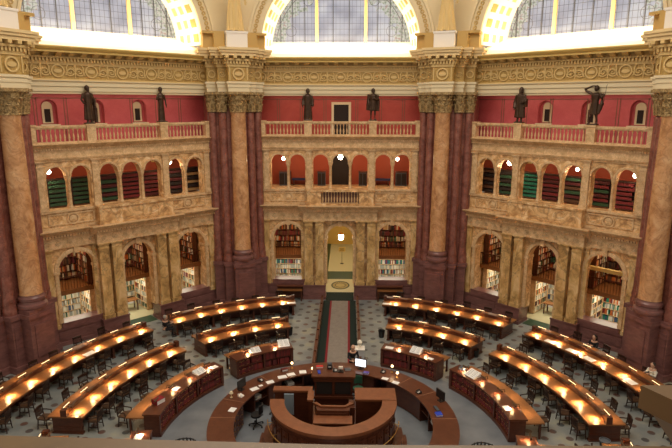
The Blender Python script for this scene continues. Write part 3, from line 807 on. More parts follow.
# entrance passage behind the far wall
wl = walls['front']
m = MB(); m.box(-1.6, -1.5, 0.6, 15, 0, 6); m.box(1.5, 1.6, 0.6, 15, 0, 6); m.box(-1.6, 1.6, 14.8, 15, 0, 6)
m.build('passage_wall', M_YELLOW, wl)
m = MB(); m.ring([(1.5, 0.9), (1.5, 15), (1.62, 15), (1.62, 0.9)], 0, PI, 16, (0, 4.0)); m.build('passage_vault', M_YELLOW, wl, True)
pf = MB(); y0 = A
pf.box(-1.5, 1.5, y0, y0 + 1.0, 0, 0.012, 2); pf.box(-1.5, 1.5, y0 + 1.0, y0 + 4.0, 0, 0.012, 0); pf.box(-1.5, 1.5, y0 + 4.0, y0 + 6.0, 0, 0.012, 1)
pf.box(-1.5, 1.5, y0 + 6.0, y0 + 14.9, 0, 0.012, 0)
for s in (-1, 1):
    x = sorted((s * 1.05, s * 1.5)); pf.box(x[0], x[1], y0 + 1.0, y0 + 14.9, 0.0, 0.018, 1)
pfo = pf.build('floor_passage', [M_CREAM, M_GREENM, M_GREENC], wl); pfo.location = (0, -A, 0); pfo.name = 'passage_floor'
light('passage_light', 'AREA', (0, 7.5, 4.9), 150, (1.0, 0.88, 0.62), M=wmat('front'), size=2.0, size_y=11)
light('entrance_light', 'POINT', (0, 1.6, 3.95), 16, (1.0, 0.78, 0.42), M=wmat('front'), rad=0.15)
# oval inlay
m = MB(); n = 36
def oval(m, rx, ry, rx2, ry2, z, mi):
    vs = []; 
    for i in range(n): t = 2 * PI * i / n; vs += [(rx * math.cos(t), ry * math.sin(t), z), (rx2 * math.cos(t), ry2 * math.sin(t), z)]
    m.add(vs, [(2 * i, 2 * i + 1, (2 * i + 3) % (2 * n), (2 * i + 2) % (2 * n)) for i in range(n)], mi)
oval(m, 0.68, 0.95, 0.56, 0.76, 0.02, 0); oval(m, 0.56, 0.76, 0.02, 0.02, 0.02, 1)
oval(m, 0.40, 0.50, 0.34, 0.42, 0.024, 0)
for k in range(22):
    t = 2 * PI * k / 22; m.box(-0.02, 0.02, -0.05, 0.05, 0.02, 0.026, 0, Matrix.Translation((0.475 * math.cos(t), 0.63 * math.sin(t), 0)) @ Matrix.Rotation(t, 4, 'Z'))
o = m.build('floor_emblem', [mat('emblem_dark', (0.06, 0.07, 0.03), 0.6), mat('emblem_tan', (0.42, 0.33, 0.12), 0.6)]); o.location = (0, A + 2.55, 0)
tag(o, 'oval dark-rimmed emblem mat on the cream floor just inside the arched entrance', 'mat')
# entrance mat
m = MB(); m.box(-0.95, 0.95, 16.2, 17.85, 0.012, 0.03); o = m.build('door_mat', M_GREENC); tag(o, 'black rectangular mat on the threshold under the entrance arch', 'mat')
# sign stand
s = empty('sign_stand', (0.05, A + 8.2, 0.02)); tag(s, 'small sign on a thin stand in the passage beyond the entrance', 'sign')
m = MB(); m.lathe([(0.16, 0), (0.16, 0.02), (0.02, 0.04), (0.015, 1.1)], 10); m.build('stand', M_BLACK, s, True)
m = MB(); m.box(-0.28, 0.28, -0.02, 0.02, 1.05, 1.42); m.build('board', M_GOLDL, s)
m = MB()
for k, w_ in enumerate((0.2, 0.15, 0.18)): m.box(-w_, w_, -0.026, -0.02, 1.32 - k * 0.09, 1.35 - k * 0.09)
m.build('lettering', M_BLACK, s)

# ================================================================== PIERS WITH COLUMNS
def leaf(m, M, h, w_, out):
    """one curled acanthus leaf: base at origin, rising z, curling towards -y"""
    pr = [(0, 0, 0.5), (-0.02, 0.35 * h, 0.9), (-0.05 * 1, 0.7 * h, 1.0), (-out * 0.7, 0.95 * h, 0.75), (-out, 0.86 * h, 0.35)]
    vs = []
    for y, z, k in pr: vs += [(-w_ / 2 * k, y + 0.02, z), (0, y - 0.02, z), (w_ / 2 * k, y + 0.02, z)]
    fs = []
    for i in range(len(pr) - 1):
        for j in range(2): fs.append((3 * i + j, 3 * i + j + 1, 3 * i + 4 + j, 3 * i + 3 + j))
    m.add(vs, fs, 0, M)


def capital(m, r, h, c=(0, 0, 0), half=False):
    m.lathe([(r * 1.04, 0), (r * 1.06, 0.05 * h), (r * 0.98, 0.08 * h), (r * 1.0, 0.5 * h), (r * 1.15, 0.8 * h), (r * 1.3, 0.87 * h)], 16, c)
    for row, (z, hh, n, o) in enumerate(((0.06, 0.36, 10, 0.16), (0.12, 0.58, 10, 0.22))):
        for k in range(n):
            t = 2 * PI * (k + 0.5 * row) / n
            M = Matrix.Translation(c) @ Matrix.Rotation(t, 4, 'Z') @ Matrix.Translation((0, -r * 1.02, z * h))
            leaf(m, M, hh * h, r * 0.6, o * r / 0.5)
    for k in range(4):
        t = PI / 4 + k * PI / 2
        M = Matrix.Translation(c) @ Matrix.Rotation(t, 4, 'Z')
        pts = [(0.0, -r * 1.05, 0.55 * h)] + [(0, -r * 1.48 + 0.13 * r * math.cos(a) * (1 - a / 9), 0.76 * h + 0.13 * r * math.sin(a) * (1 - a / 9)) for a in [i * 0.7 for i in range(8)]]
        m.tube(pts, 0.05, 5, M=M)
    e = r * 1.42
    M = Matrix.Translation(c)
    pts = []
    for k in range(4):
        t = k * PI / 2
        for x, y in ((-e, -e + 0.10), (-e + 0.10, -e), (0, -e + 0.16 * r), (e - 0.10, -e)):
            pts.append((x * math.cos(t) - y * math.sin(t), x * math.sin(t) + y * math.cos(t)))
    m.prism(pts, 0.87 * h, h, 0, M)


def foot_pts(g):
    """stepped footprint of the pier in its own frame, grown by g"""
    a, b, c = 0.62 + g, 1.14 + g, 1.72 + g
    return [(-c, 2.6), (-c, 0.62 - g), (-b, 0.62 - g), (-b, 0.12 - g), (-a, 0.12 - g), (-a, -0.5 - g), (a, -0.5 - g), (a, 0.12 - g), (b, 0.12 - g), (b, 0.62 - g), (c, 0.62 - g), (c, 2.6)]


def core_pts():
    return [(-1.72, 2.6), (-1.72, 1.0), (-1.5, 0.95), (-1.1, 0.8), (-0.85, 0.5), (-0.5, 0.45), (0.5, 0.45), (0.85, 0.5), (1.1, 0.8), (1.5, 0.95), (1.72, 1.0), (1.72, 2.6)]


def lip(m, pts0, z0, z1, mi=0):
    m.prism(pts0, z0, z1, mi)


PLAB = {-67.5: 'tall cream column and dark red pier at the left edge of the picture', -22.5: 'tall cream column and dark red pier between the left wall and the far wall',
        22.5: 'tall cream column and dark red pier between the far wall and the right wall', 67.5: 'tall cream column and dark red pier at the right edge of the picture'}
pd = {}
def draped(m, H, base=0.24, shoulder=0.23, folds=9, amp=0.10, hem=0.02, lean=0.0, seed=0, waist=0.17, top=0.80):
    """standing draped trunk from hem height to the neck"""
    rnd = random.Random(seed); n = 36; vs = []; K = 14; ph = rnd.random() * 6
    for i in range(K):
        t = i / (K - 1); z = H * (hem + (top - hem) * t)
        if t < 0.62: r = base + (waist - base) * (t / 0.62) ** 0.8
        elif t < 0.92: r = waist + (shoulder - waist) * ((t - 0.62) / 0.30)
        else: r = shoulder * (1 - (t - 0.92) / 0.08 * 0.62)
        for k in range(n):
            a = 2 * PI * k / n
            f = 1 + amp * (1 - t * 0.6) * math.sin(folds * a + ph + 1.3 * math.sin(3.1 * t)) + 0.04 * math.sin(2 * a + 7 * t)
            vs.append((r * f * math.cos(a) + lean * t, r * 0.66 * f * math.sin(a), z))
    fs = [tuple(range(n))[::-1], tuple(range((K - 1) * n, K * n))]
    for i in range(K - 1):
        for k in range(n): fs.append((i * n + k, i * n + (k + 1) % n, (i + 1) * n + (k + 1) % n, (i + 1) * n + k))
    m.add(vs, fs)


def head_mesh(m, x, y, z, s=1.0, hair=0.0, beard=False, turn=0):
    M = Matrix.Translation((x, y, z)) @ Matrix.Rotation(turn, 4, 'Z')
    m.lathe([(0.02 * s, -0.13 * s), (0.06 * s, -0.11 * s), (0.085 * s, -0.05 * s), (0.095 * s, 0.03 * s), (0.08 * s, 0.09 * s), (0.03 * s, 0.13 * s)], 12, M=M)
    m.add([(-0.018 * s, -0.085 * s, -0.03 * s), (0.018 * s, -0.085 * s, -0.03 * s), (0, -0.12 * s, -0.03 * s), (0, -0.088 * s, 0.03 * s)], [(0, 1, 2), (0, 2, 3), (1, 3, 2), (0, 3, 1)], 0, M)
    for sx in (-1, 1): m.lathe([(0.005, -0.03 * s), (0.02 * s, 0), (0.005, 0.03 * s)], 6, (sx * 0.098 * s, 0.01 * s, 0), M=M)
    m.tube([(-0.04 * s, -0.085 * s, 0.028 * s), (0.04 * s, -0.085 * s, 0.028 * s)], 0.014 * s, 5, M=M)
    m.tube([(-0.025 * s, -0.08 * s, -0.065 * s), (0.025 * s, -0.08 * s, -0.065 * s)], 0.011 * s, 5, M=M)
    if hair: m.lathe([(0.10 * s, -0.06 * s - hair), (0.115 * s, 0.0), (0.10 * s, 0.09 * s), (0.03 * s, 0.15 * s)], 12, (0, 0.022 * s, 0), M=M)
    if beard: m.lathe([(0.01, -0.26 * s), (0.05 * s, -0.18 * s), (0.065 * s, -0.06 * s)], 8, (0, -0.045 * s, 0), M=M)


def hand_mesh(m, p, d, s=1.0, curl=0.5, side=1):
    """palm and five separate fingers; p wrist, d direction of the hand"""
    p = Vector(p); d = Vector(d).normalized(); a = d.cross(Vector((0, 0, 1)))
    if a.length < 0.1: a = Vector((1, 0, 0))
    a.normalize(); b = d.cross(a)
    m.tube([p, p + d * 0.045 * s, p + d * 0.09 * s], 0.03, 6, rs=[0.022 * s, 0.036 * s, 0.034 * s])
    for k, L in enumerate((0.06, 0.075, 0.07, 0.055)):
        q = p + d * 0.085 * s + a * (k - 1.5) * 0.019 * s
        m.tube([q, q + (d - b * curl * 0.4).normalized() * L * 0.5 * s, q + (d - b * curl * 0.4).normalized() * L * 0.5 * s + (d - b * curl * 1.3).normalized() * L * 0.5 * s], 0.009 * s, 5)
    q = p + d * 0.03 * s - a * 0.03 * s * side
    m.tube([q, q + (d * 0.6 - a * side) .normalized() * 0.035 * s, q + (d - a * side * 0.5).normalized() * 0.065 * s], 0.011 * s, 5)


def remesh(o, v):
    md = o.modifiers.new('skin', 'REMESH'); md.mode = 'VOXEL'; md.voxel_size = v; md.use_smooth_shade = True
    s = o.modifiers.new('soft', 'SMOOTH'); s.iterations = 1; s.factor = 0.4


for a in (-67.5, -22.5, 22.5, 67.5):
    rt = empty('column_pier', pol(RV, a), R(-a)); tag(rt, PLAB[a], 'column', 'great column piers of the rotunda')
    rt['group'] = 'great column piers of the rotunda'
    def pp(key, name, fn, mt, smooth=False, loc=(0, 0, 0), par=None, lab=None):
        if key in pd: o = bpy.data.objects.new(name, pd[key]); COL.objects.link(o); o.parent = par or rt
        else:
            m = MB(); fn(m); o = m.build(name, mt, par or rt, smooth); pd[key] = o.data
        o.location = loc
        if lab: o['label'] = lab
        return o
    def f(m):
        m.prism(foot_pts(0.12), 0, 0.35); m.prism(foot_pts(0.02), 0.35, 2.75); m.prism(foot_pts(0.10), 2.75, 2.98)
        m.box(-0.42, 0.42, -0.56, -0.5, 0.7, 2.4)
        for s in (-1, 1): x = sorted((s * 0.72, s * 1.06)); m.box(x[0], x[1], 0.07, 0.1, 0.7, 2.4)
    pp('plinth', 'plinth', f, M_PURPLE)
    def f(m):
        m.prism(core_pts(), 2.95, 13.85)
        for sx in (-1, 1):
            for (x, y, r) in ((0.86, 0.52, 0.27), (1.43, 0.92, 0.25)):
                m.lathe([(r * 1.25, 2.98), (r * 1.3, 3.3), (r * 1.12, 3.4), (r * 1.22, 3.55), (r * 1.05, 3.8), (r, 4.0), (r * 0.98, 8), (r * 0.92, 12.55)], 16, (sx * x, y, 0))
    pp('core', 'pier', f, M_RED, True)
    def f(m):
        m.box(-0.66, 0.66, -0.56, 0.2, 2.95, 3.18)
        m.lathe([(0.66, 3.18), (0.70, 3.26), (0.68, 3.4), (0.58, 3.46), (0.56, 3.56), (0.62, 3.62), (0.62, 3.74), (0.55, 3.8), (0.53, 3.9)], 24, (0, 0, 0))
    pp('cbase', 'column_base', f, M_PURPLE, True)
    pp('shaft', 'shaft', lambda m: m.lathe([(0.55, 3.9), (0.52, 4.0), (0.515, 6), (0.50, 8), (0.475, 10.5), (0.45, 12.5), (0.49, 12.6)], 28), M_SHAFT, True)
    pp('cap', 'capital', lambda m: capital(m, 0.5, 1.22), M_CAP, False, (0, 0, 12.6))
    for i, (x, y) in enumerate(((-0.9, 0.5), (0.9, 0.5), (-1.42, 0.95), (1.42, 0.95))):
        pp('cap2', 'capital', lambda m: capital(m, 0.3, 1.22), M_CAP, False, (x, y, 12.6))
    # entablature of the pier
    def f(m):
        m.prism(foot_pts(0.02), 13.82, 14.08); m.prism(foot_pts(0.06), 14.08, 14.3); m.prism(foot_pts(0.12), 14.3, 14.42)
    pp('ent1', 'architrave', f, M_IVORY)
    def f(m):
        m.prism(foot_pts(0.0), 14.42, 15.3, 1)
        for (x, y) in ((0, -0.5),):
            m.ring([(0.28, y), (0.28, y - 0.08), (0.36, y - 0.08), (0.36, y)], 0, 2 * PI, 20, (x, 14.87))
            m.add([(x + 0.24 * math.cos(t), y - 0.06, 14.87 + 0.12 * math.sin(t)) for t in [i * PI / 8 for i in range(16)]], [tuple(range(16))])
            for s in (-1, 1): m.box(*sorted((s * 0.5, s * 0.56)), y - 0.05, y, 14.5, 15.25)
        for s in (-1, 1):
            leaf_scroll(m, s * 0.88, 14.87, 0.2, s, 0.10, 0.05)
            m.ring([(0.17, 0.62), (0.17, 0.55), (0.23, 0.55), (0.23, 0.62)], 0, 2 * PI, 14, (s * 1.42, 14.87))
    pp('ent3', 'frieze', f, [M_RELIEF, M_FRZBG], True)
    def f(m):
        m.prism(foot_pts(0.06), 15.28, 15.42); m.prism(foot_pts(0.03), 15.42, 15.95)
        P = foot_pts(0.12)[1:-1]
        for (x0, y0), (x1, y1) in zip(P[:-1], P[1:]):
            L = math.hypot(x1 - x0, y1 - y0); n = max(1, int(L / 0.17))
            for k in range(n):
                cx = x0 + (x1 - x0) * (k + 0.5) / n; cy = y0 + (y1 - y0) * (k + 0.5) / n; m.box(cx - 0.05, cx + 0.05, cy - 0.05, cy + 0.08, 15.44, 15.62)
        m.prism(foot_pts(0.22), 15.62, 15.74)
        P = foot_pts(0.34)[1:-1]
        for (x0, y0), (x1, y1) in zip(P[:-1], P[1:]):
            L = math.hypot(x1 - x0, y1 - y0); n = max(1, int(L / 0.45))
            for k in range(n):
                cx = x0 + (x1 - x0) * (k + 0.5) / n; cy = y0 + (y1 - y0) * (k + 0.5) / n; m.box(cx - 0.1, cx + 0.1, cy - 0.1, cy + 0.25, 15.76, 15.9)
    pp('ent4', 'dentils', f, M_RELIEF)
    def f(m):
        m.prism(foot_pts(0.42), 15.9, 16.08); m.prism(foot_pts(0.50), 16.08, 16.22); m.prism(foot_pts(0.56), 16.22, 16.36)
    pp('ent5', 'cornice', f, M_PGOLD)
    pp('pedw', 'statue_pedestal', lambda m: (m.box(-0.62, 0.62, -0.5, 0.9, 16.36, 17.25), m.box(-0.66, 0.66, -0.54, 0.9, 17.2, 17.32)), M_WHITE, lab='white statue pedestal')
    def f(m):
        for s in (-1, 1):
            m.box(*sorted((s * 0.66, s * 1.3)), -0.05, 1.4, 16.36, 17.2); m.box(*sorted((s * 1.3, s * 1.9)), 0.35, 1.8, 16.36, 17.2)
            m.box(*sorted((s * 0.64, s * 1.95)), 0.05, 1.8, 17.2, 17.34)
    pp('imp', 'impost', f, M_OCHRE)
    # cream plaster figure standing on the pier
    if 'fig' not in pd:
        m = MB(); draped(m, 3.4, base=0.50, shoulder=0.42, folds=11, amp=0.13, waist=0.34, top=0.82, seed=3); head_mesh(m, 0, -0.03, 3.0, 1.9, hair=0.02)
        m.tube([(-0.36, 0, 2.7), (-0.56, -0.08, 2.25), (-0.42, -0.32, 2.0)], 0.11, 8, rs=[0.13, 0.10, 0.075]); hand_mesh(m, (-0.42, -0.32, 2.0), (0.4, -0.4, 0.2), 1.7)
        m.tube([(0.36, 0, 2.7), (0.6, -0.03, 2.2), (0.62, -0.2, 1.75)], 0.11, 8, rs=[0.13, 0.10, 0.075]); hand_mesh(m, (0.62, -0.2, 1.75), (0, -0.2, -1), 1.7)
        for s in (-1, 1): m.lathe([(0.09, 0), (0.1, 0.06), (0.05, 0.12)], 10, (s * 0.18, -0.36, 0))
        fg = m.build('plaster_statue', M_RELIEF, None, True); pd['fig'] = fg.data
    else: fg = bpy.data.objects.new('plaster_statue', pd['fig']); COL.objects.link(fg)
    fg.location = pol(RV + 0.02, a, 17.33); fg.rotation_euler = (0, 0, R(-a))
    tag(fg, 'cream plaster draped woman on the white pedestal of the %s pier' % {-67.5: 'leftmost', -22.5: 'left central', 22.5: 'right central', 67.5: 'rightmost'}[a], 'statue', 'plaster statues on the piers')

# ================================================================== BRONZE STATUES
def bronze(side, u, label, kind):
    loc = wpt(side, u, 0.02, 11.06 + 0.99); m = MB(); H = 2.1
    m.box(-0.26, 0.26, -0.2, 0.2, 0, 0.06)
    if kind == 'toga_book':
        draped(m, H, 0.25, 0.25, 9, 0.12, 0.10, 0.02, 1, 0.21); head_mesh(m, 0.02, -0.02, 1.86, 1.15, 0.01, True, 0.4)
        m.tube([(-0.22, 0, 1.6), (-0.33, -0.03, 1.25), (-0.26, -0.2, 1.05)], 0.06, 7); hand_mesh(m, (-0.26, -0.2, 1.05), (0.3, -0.5, 0.1))
        m.tube([(0.22, 0, 1.6), (0.36, -0.02, 1.2), (0.33, -0.1, 0.9)], 0.06, 7); hand_mesh(m, (0.33, -0.1, 0.9), (0.1, -0.2, -1))
        m.box(0.30, 0.44, -0.1, 0.1, 0.06, 0.85); m.tube([(0.2, 0.1, 1.5), (0.36, 0.08, 0.95), (0.32, 0.05, 0.35)], 0.09, 7)
        for s in (-1, 1): m.lathe([(0.07, 0.05), (0.075, 0.12), (0.04, 0.4)], 8, (s * 0.1, -0.08, 0))
    if kind == 'slender':
        draped(m, H, 0.20, 0.21, 7, 0.13, 0.03, -0.02, 2, 0.16); head_mesh(m, -0.02, -0.02, 1.86, 1.1, 0.01, True, -0.3)
        m.tube([(-0.2, 0, 1.58), (-0.3, -0.05, 1.3), (-0.12, -0.2, 1.38)], 0.055, 7); hand_mesh(m, (-0.12, -0.2, 1.38), (1, -0.1, 0.2))
        m.tube([(0.2, 0, 1.58), (0.27, 0, 1.2), (0.27, -0.08, 0.95)], 0.055, 7); hand_mesh(m, (0.27, -0.08, 0.95), (0, -0.2, -1))
    if kind == 'long_robe':
        draped(m, H, 0.27, 0.26, 10, 0.10, 0.03, 0, 4, 0.23); head_mesh(m, 0, -0.03, 1.86, 1.15, 0.04, True, 0.1)
        for s in (-1, 1):
            m.tube([(s * 0.22, 0, 1.58), (s * 0.32, 0, 1.25), (s * 0.31, -0.08, 0.95)], 0.085, 8, rs=[0.08, 0.09, 0.11]); hand_mesh(m, (s * 0.31, -0.08, 0.95), (0, -0.3, -1), 1.1, side=s)
    if kind == 'cape_tunic':
        draped(m, H, 0.25, 0.25, 8, 0.12, 0.30, 0, 5, 0.20); head_mesh(m, 0, -0.02, 1.87, 1.15, 0.01, True, 0.3)
        for s in (-1, 1):
            m.tube([(s * 0.11, 0, 0.75), (s * 0.13, -0.03 * (s + 1), 0.42), (s * 0.13, 0, 0.1)], 0.07, 8, rs=[0.09, 0.065, 0.045])
            m.lathe([(0.03, 0.05), (0.075, 0.07), (0.05, 0.14)], 8, (s * 0.14, -0.06, 0))
        m.tube([(0.2, 0, 1.62), (0.33, -0.04, 1.32), (0.05, -0.2, 1.38)], 0.065, 7); hand_mesh(m, (0.05, -0.2, 1.38), (-1, -0.1, 0.1))
        m.tube([(-0.2, 0, 1.62), (-0.32, 0, 1.3), (-0.27, -0.12, 1.05)], 0.065, 7); hand_mesh(m, (-0.27, -0.12, 1.05), (0.1, -0.4, -1))
        m.tube([(-0.27, 0.08, 1.65), (-0.32, 0.1, 1.1), (-0.33, 0.1, 0.65)], 0.11, 8); m.tube([(0.27, 0.08, 1.6), (0.33, 0.1, 1.1), (0.33, 0.1, 0.6)], 0.1, 8)
    if kind == 'heavy_cloak':
        draped(m, H, 0.30, 0.28, 8, 0.12, 0.14, 0, 6, 0.26); head_mesh(m, 0, -0.03, 1.85, 1.25, 0.06, True, -0.2)
        for s in (-1, 1):
            m.tube([(s * 0.1, 0, 0.5), (s * 0.12, -0.02, 0.1)], 0.07, 8); m.lathe([(0.03, 0.05), (0.085, 0.07), (0.05, 0.14)], 8, (s * 0.13, -0.08, 0))
        m.tube([(-0.24, 0, 1.58), (-0.36, 0, 1.15), (-0.3, -0.12, 0.85)], 0.09, 8); hand_mesh(m, (-0.3, -0.12, 0.85), (0, -0.3, -1), 1.1)
        m.tube([(0.24, 0, 1.58), (0.37, -0.02, 1.25), (0.2, -0.24, 1.15)], 0.09, 8); hand_mesh(m, (0.2, -0.24, 1.15), (-1, -0.3, 0.1), 1.1)
        m.box(0.26, 0.40, -0.12, 0.1, 0.9, 1.35)
    if kind == 'raised_arm':
        draped(m, H, 0.24, 0.26, 8, 0.12, 0.26, 0.04, 8, 0.19); head_mesh(m, 0.04, -0.04, 1.88, 1.15, 0.01, False, -0.6)
        m.tube([(-0.2, 0, 1.62), (-0.52, -0.02, 1.78), (-0.56, -0.04, 1.84), (-0.1, -0.12, 2.02)], 0.05, 8, rs=[0.08, 0.062, 0.06, 0.045]); hand_mesh(m, (-0.1, -0.12, 2.02), (1, -0.05, -0.05), 1.1)
        m.tube([(0.24, 0, 1.62), (0.4, -0.04, 1.35), (0.46, -0.12, 1.52)], 0.06, 8); hand_mesh(m, (0.46, -0.12, 1.5), (0.1, -0.2, 1), 1.1)
        m.tube([(0.50, -0.14, 1.1), (0.60, -0.14, 2.1)], 0.018, 6); m.tube([(0.3, 0.08, 1.6), (0.36, 0.06, 1.1), (0.2, 0.04, 0.6)], 0.10, 8)
        for s in (-1, 1):
            m.tube([(s * 0.1, 0, 0.7), (s * 0.16, -0.05 * (1 - s), 0.42), (s * 0.2, 0.03, 0.1)], 0.07, 8, rs=[0.095, 0.068, 0.045]); m.lathe([(0.03, 0.05), (0.08, 0.07), (0.05, 0.14)], 8, (s * 0.2, -0.06, 0))
    o = m.build('bronze_statue', M_BRONZE, None, True); remesh(o, 0.024)
    o.location = loc; o.rotation_euler = (0, 0, WR[side]); tag(o, label, 'statue')


bronze('left', -2.1, 'dark bronze toga figure with bent arm beside a post, left statue above the left wall', 'toga_book')
bronze('left', 2.1, 'slender dark bronze robed figure with hand at chest, right statue above the left wall', 'slender')
bronze('front', -2.1, 'dark bronze bearded figure in a long robe with arms down, left of the gallery door', 'long_robe')
bronze('front', 2.1, 'dark bronze figure in cape and short tunic with bare legs, right of the gallery door', 'cape_tunic')
bronze('right', -2.1, 'broad dark bronze figure in a heavy cloak, left statue above the right wall', 'heavy_cloak')
bronze('right', 2.1, 'dark bronze figure with one arm raised to its brow, above the right wall', 'raised_arm')

# ================================================================== GLOBE LAMPS IN THE GALLERIES
def globe(p, r, label, drop=0.5, e=25):
    rt = empty('globe_lamp', p); tag(rt, label, 'lamp')
    m = MB(); m.lathe([(0.02, -r), (r * 0.7, -r * 0.72), (r, 0), (r * 0.7, r * 0.72), (0.04, r)], 14); m.build('glass_globe', M_BULBS, rt, True)
    m = MB(); m.lathe([(0.06, r), (0.02, r + 0.05), (0.015, r + drop), (0.07, r + drop + 0.02)], 8); m.build('stem', M_BRASS, rt)
    light('globe_light', 'POINT', (0, -0.0, -r - 0.05), e, (1.0, 0.78, 0.5), rt, rad=r)
for side, lst in (('front', ((-3.84, 9.5, 0.12), (0.0, 9.62, 0.18), (3.82, 9.5, 0.12))), ('left', ((-4.2, 9.55, 0.13), (2.75, 9.6, 0.17))), ('right', ((-2.95, 9.6, 0.17), (4.25, 9.5, 0.13), (1.2, 9.55, 0.1)))):
    for i, (u, z, r) in enumerate(lst):
        globe(wpt(side, u, 0.8, z), r, 'glowing globe behind the upper arcade of the %s, %s from the left' % (SIDEWORD[side], ('first', 'second', 'third')[i]), 0.35)
rt = empty('lantern', (0.05, A + 0.9, 4.1)); tag(rt, 'glowing glass lantern hanging in the entrance arch', 'lantern')
m = MB(); m.lathe([(0.05, -0.25), (0.16, -0.2), (0.19, 0.0), (0.17, 0.18), (0.08, 0.25)], 8); m.build('glass', M_BULBS, rt, True)
m = MB(); m.lathe([(0.18, 0.18), (0.2, 0.22), (0.1, 0.32), (0.02, 0.36), (0.015, 0.8)], 8); m.build('crown', M_BRASS, rt)
m = MB()
for k in range(4):
    t = k * PI / 2 + 0.4; m.tube([(0.06 * math.cos(t), 0.06 * math.sin(t), -0.27), (0.2 * math.cos(t), 0.2 * math.sin(t), 0.0), (0.18 * math.cos(t), 0.18 * math.sin(t), 0.2)], 0.012, 5)
m.build('cage', M_BRASS, rt)

# ================================================================== READING DESKS
SECT = {'L': 'in front of the left wall', 'FL': 'left of the carpet', 'FR': 'right of the carpet', 'R': 'in front of the right wall', 'NL': 'cut off at the bottom left', 'NR': 'cut off at the bottom right'}
LAMPS = []


def desk_lamp(par, r, a, org, z, length=0.40, outer=True, e=16):
    """bar lamp on brackets: the near shade hides its tube and throws a pool on the desk, the far one shows a thin lit edge"""
    p = pol(r, a) - org
    lp = empty('lamp', (p.x, p.y, z), R(-a)); lp.parent = par
    m = MB(); m.tube([(-length / 2, -0.24, 0.10), (length / 2, -0.24, 0.10)], 0.038, 8); m.tube([(0, 0, -0.05), (0, -0.02, 0.09), (0, -0.24, 0.10)], 0.014, 6)
    if outer: m.tube([(-length / 2, 0.13, 0.03), (length / 2, 0.13, 0.03)], 0.03, 8); m.tube([(0, 0, 0.02), (0, 0.12, 0.03)], 0.014, 6)
    m.build('shade', M_BRASSD, lp)
    m = MB(); m.tube([(-length / 2 + 0.03, -0.225, 0.068), (length / 2 - 0.03, -0.225, 0.068)], 0.008, 6)
    if outer: m.tube([(-length * 0.6, 0.10, 0.06), (length * 0.6, 0.10, 0.06)], 0.010, 6)
    m.build('bulb', M_BULB, lp)
    light('lamp_light', 'SPOT', (0, -0.28, 0.06), e * 1.0, (1.0, 0.62, 0.27), lp, rot=(R(-18), 0, 0), spot=R(165), blend=1.0, rad=0.06)
    light('lamp_light', 'SPOT', (0, -0.28, 0.06), e * 5.5, (1.0, 0.80, 0.52), lp, rot=(R(-22), 0, 0), spot=R(88), blend=1.0, rad=0.09)
    if outer: light('lamp_light', 'SPOT', (0, 0.18, 0.05), e * 0.4, (1.0, 0.62, 0.27), lp, rot=(R(20), 0, 0), spot=R(140), blend=0.9, rad=0.05)


def reader_desk(ring, sec, ri, ro, rr, a0, a1, lamps):
    rm = (ri + ro) / 2; org = pol(rm, (a0 + a1) / 2)
    name = {'C': 'outer-ring', 'B': 'middle-ring'}[ring]
    rt = empty('reading_desk', org); tag(rt, 'long curved lamp-lit %s reading desk %s' % (name, SECT[sec]), 'desk')
    n = max(6, int(abs(a1 - a0) / 2))
    m = MB(); m.sector([(ri, 0.74), (ri, 0.80), (ro, 0.80), (ro, 0.74)], a0, a1, n, org=org); m.build('desktop', M_TOP, rt)
    m = MB(); m.sector([(ri + 0.03, 0.66), (ri + 0.03, 0.74), (ri + 0.06, 0.74), (ri + 0.06, 0.66)], a0, a1, n, org=org); m.sector([(ro - 0.06, 0.66), (ro - 0.06, 0.74), (ro - 0.03, 0.74), (ro - 0.03, 0.66)], a0, a1, n, org=org); m.build('apron', M_WOOD, rt)
    e = 0.6 if a1 > a0 else -0.6
    m = MB(); m.sector([(rr - 0.03, 0.0), (rr - 0.03, 0.95), (rr - 0.06, 0.96), (rr - 0.06, 0.99), (rr + 0.06, 0.99), (rr + 0.06, 0.96), (rr + 0.03, 0.95), (rr + 0.03, 0.0)], a0 + e, a1 - e, n, org=org); m.build('divider', M_WOOD, rt)
    # pedestals
    for aa in [a0 + 0.8 * e / 0.6] + [(lamps[i] + lamps[i + 1]) / 2 for i in range(1, len(lamps) - 2, 2)] + [a1 - 0.8 * e / 0.6]:
        c = pol(rm, aa) - org; m = MB(); M = Matrix.Translation(c) @ Matrix.Rotation(R(-aa), 4, 'Z')
        w2 = (ro - ri) / 2 - 0.12
        m.box(-0.05, 0.05, -w2, w2, 0.06, 0.74, 0, M); m.box(-0.09, 0.09, -w2 - 0.03, w2 + 0.03, 0, 0.07, 0, M); m.box(-0.07, 0.07, -w2, w2, 0.25, 0.3, 0, M)
        m.build('pedestal', M_WOOD, rt)
    for aa in (a0 + 0.45 * e / 0.6, a1 - 0.45 * e / 0.6):
        c = pol(rr, aa) - org; m = MB(); M = Matrix.Translation(c) @ Matrix.Rotation(R(-aa), 4, 'Z')
        m.box(-0.09, 0.09, -0.12, 0.12, 0.80, 1.1, 0, M); m.build('end_block', M_WOOD, rt)
    for a in lamps: desk_lamp(rt, rr, a, org, 1.02, e=LE[ring])
    return rt


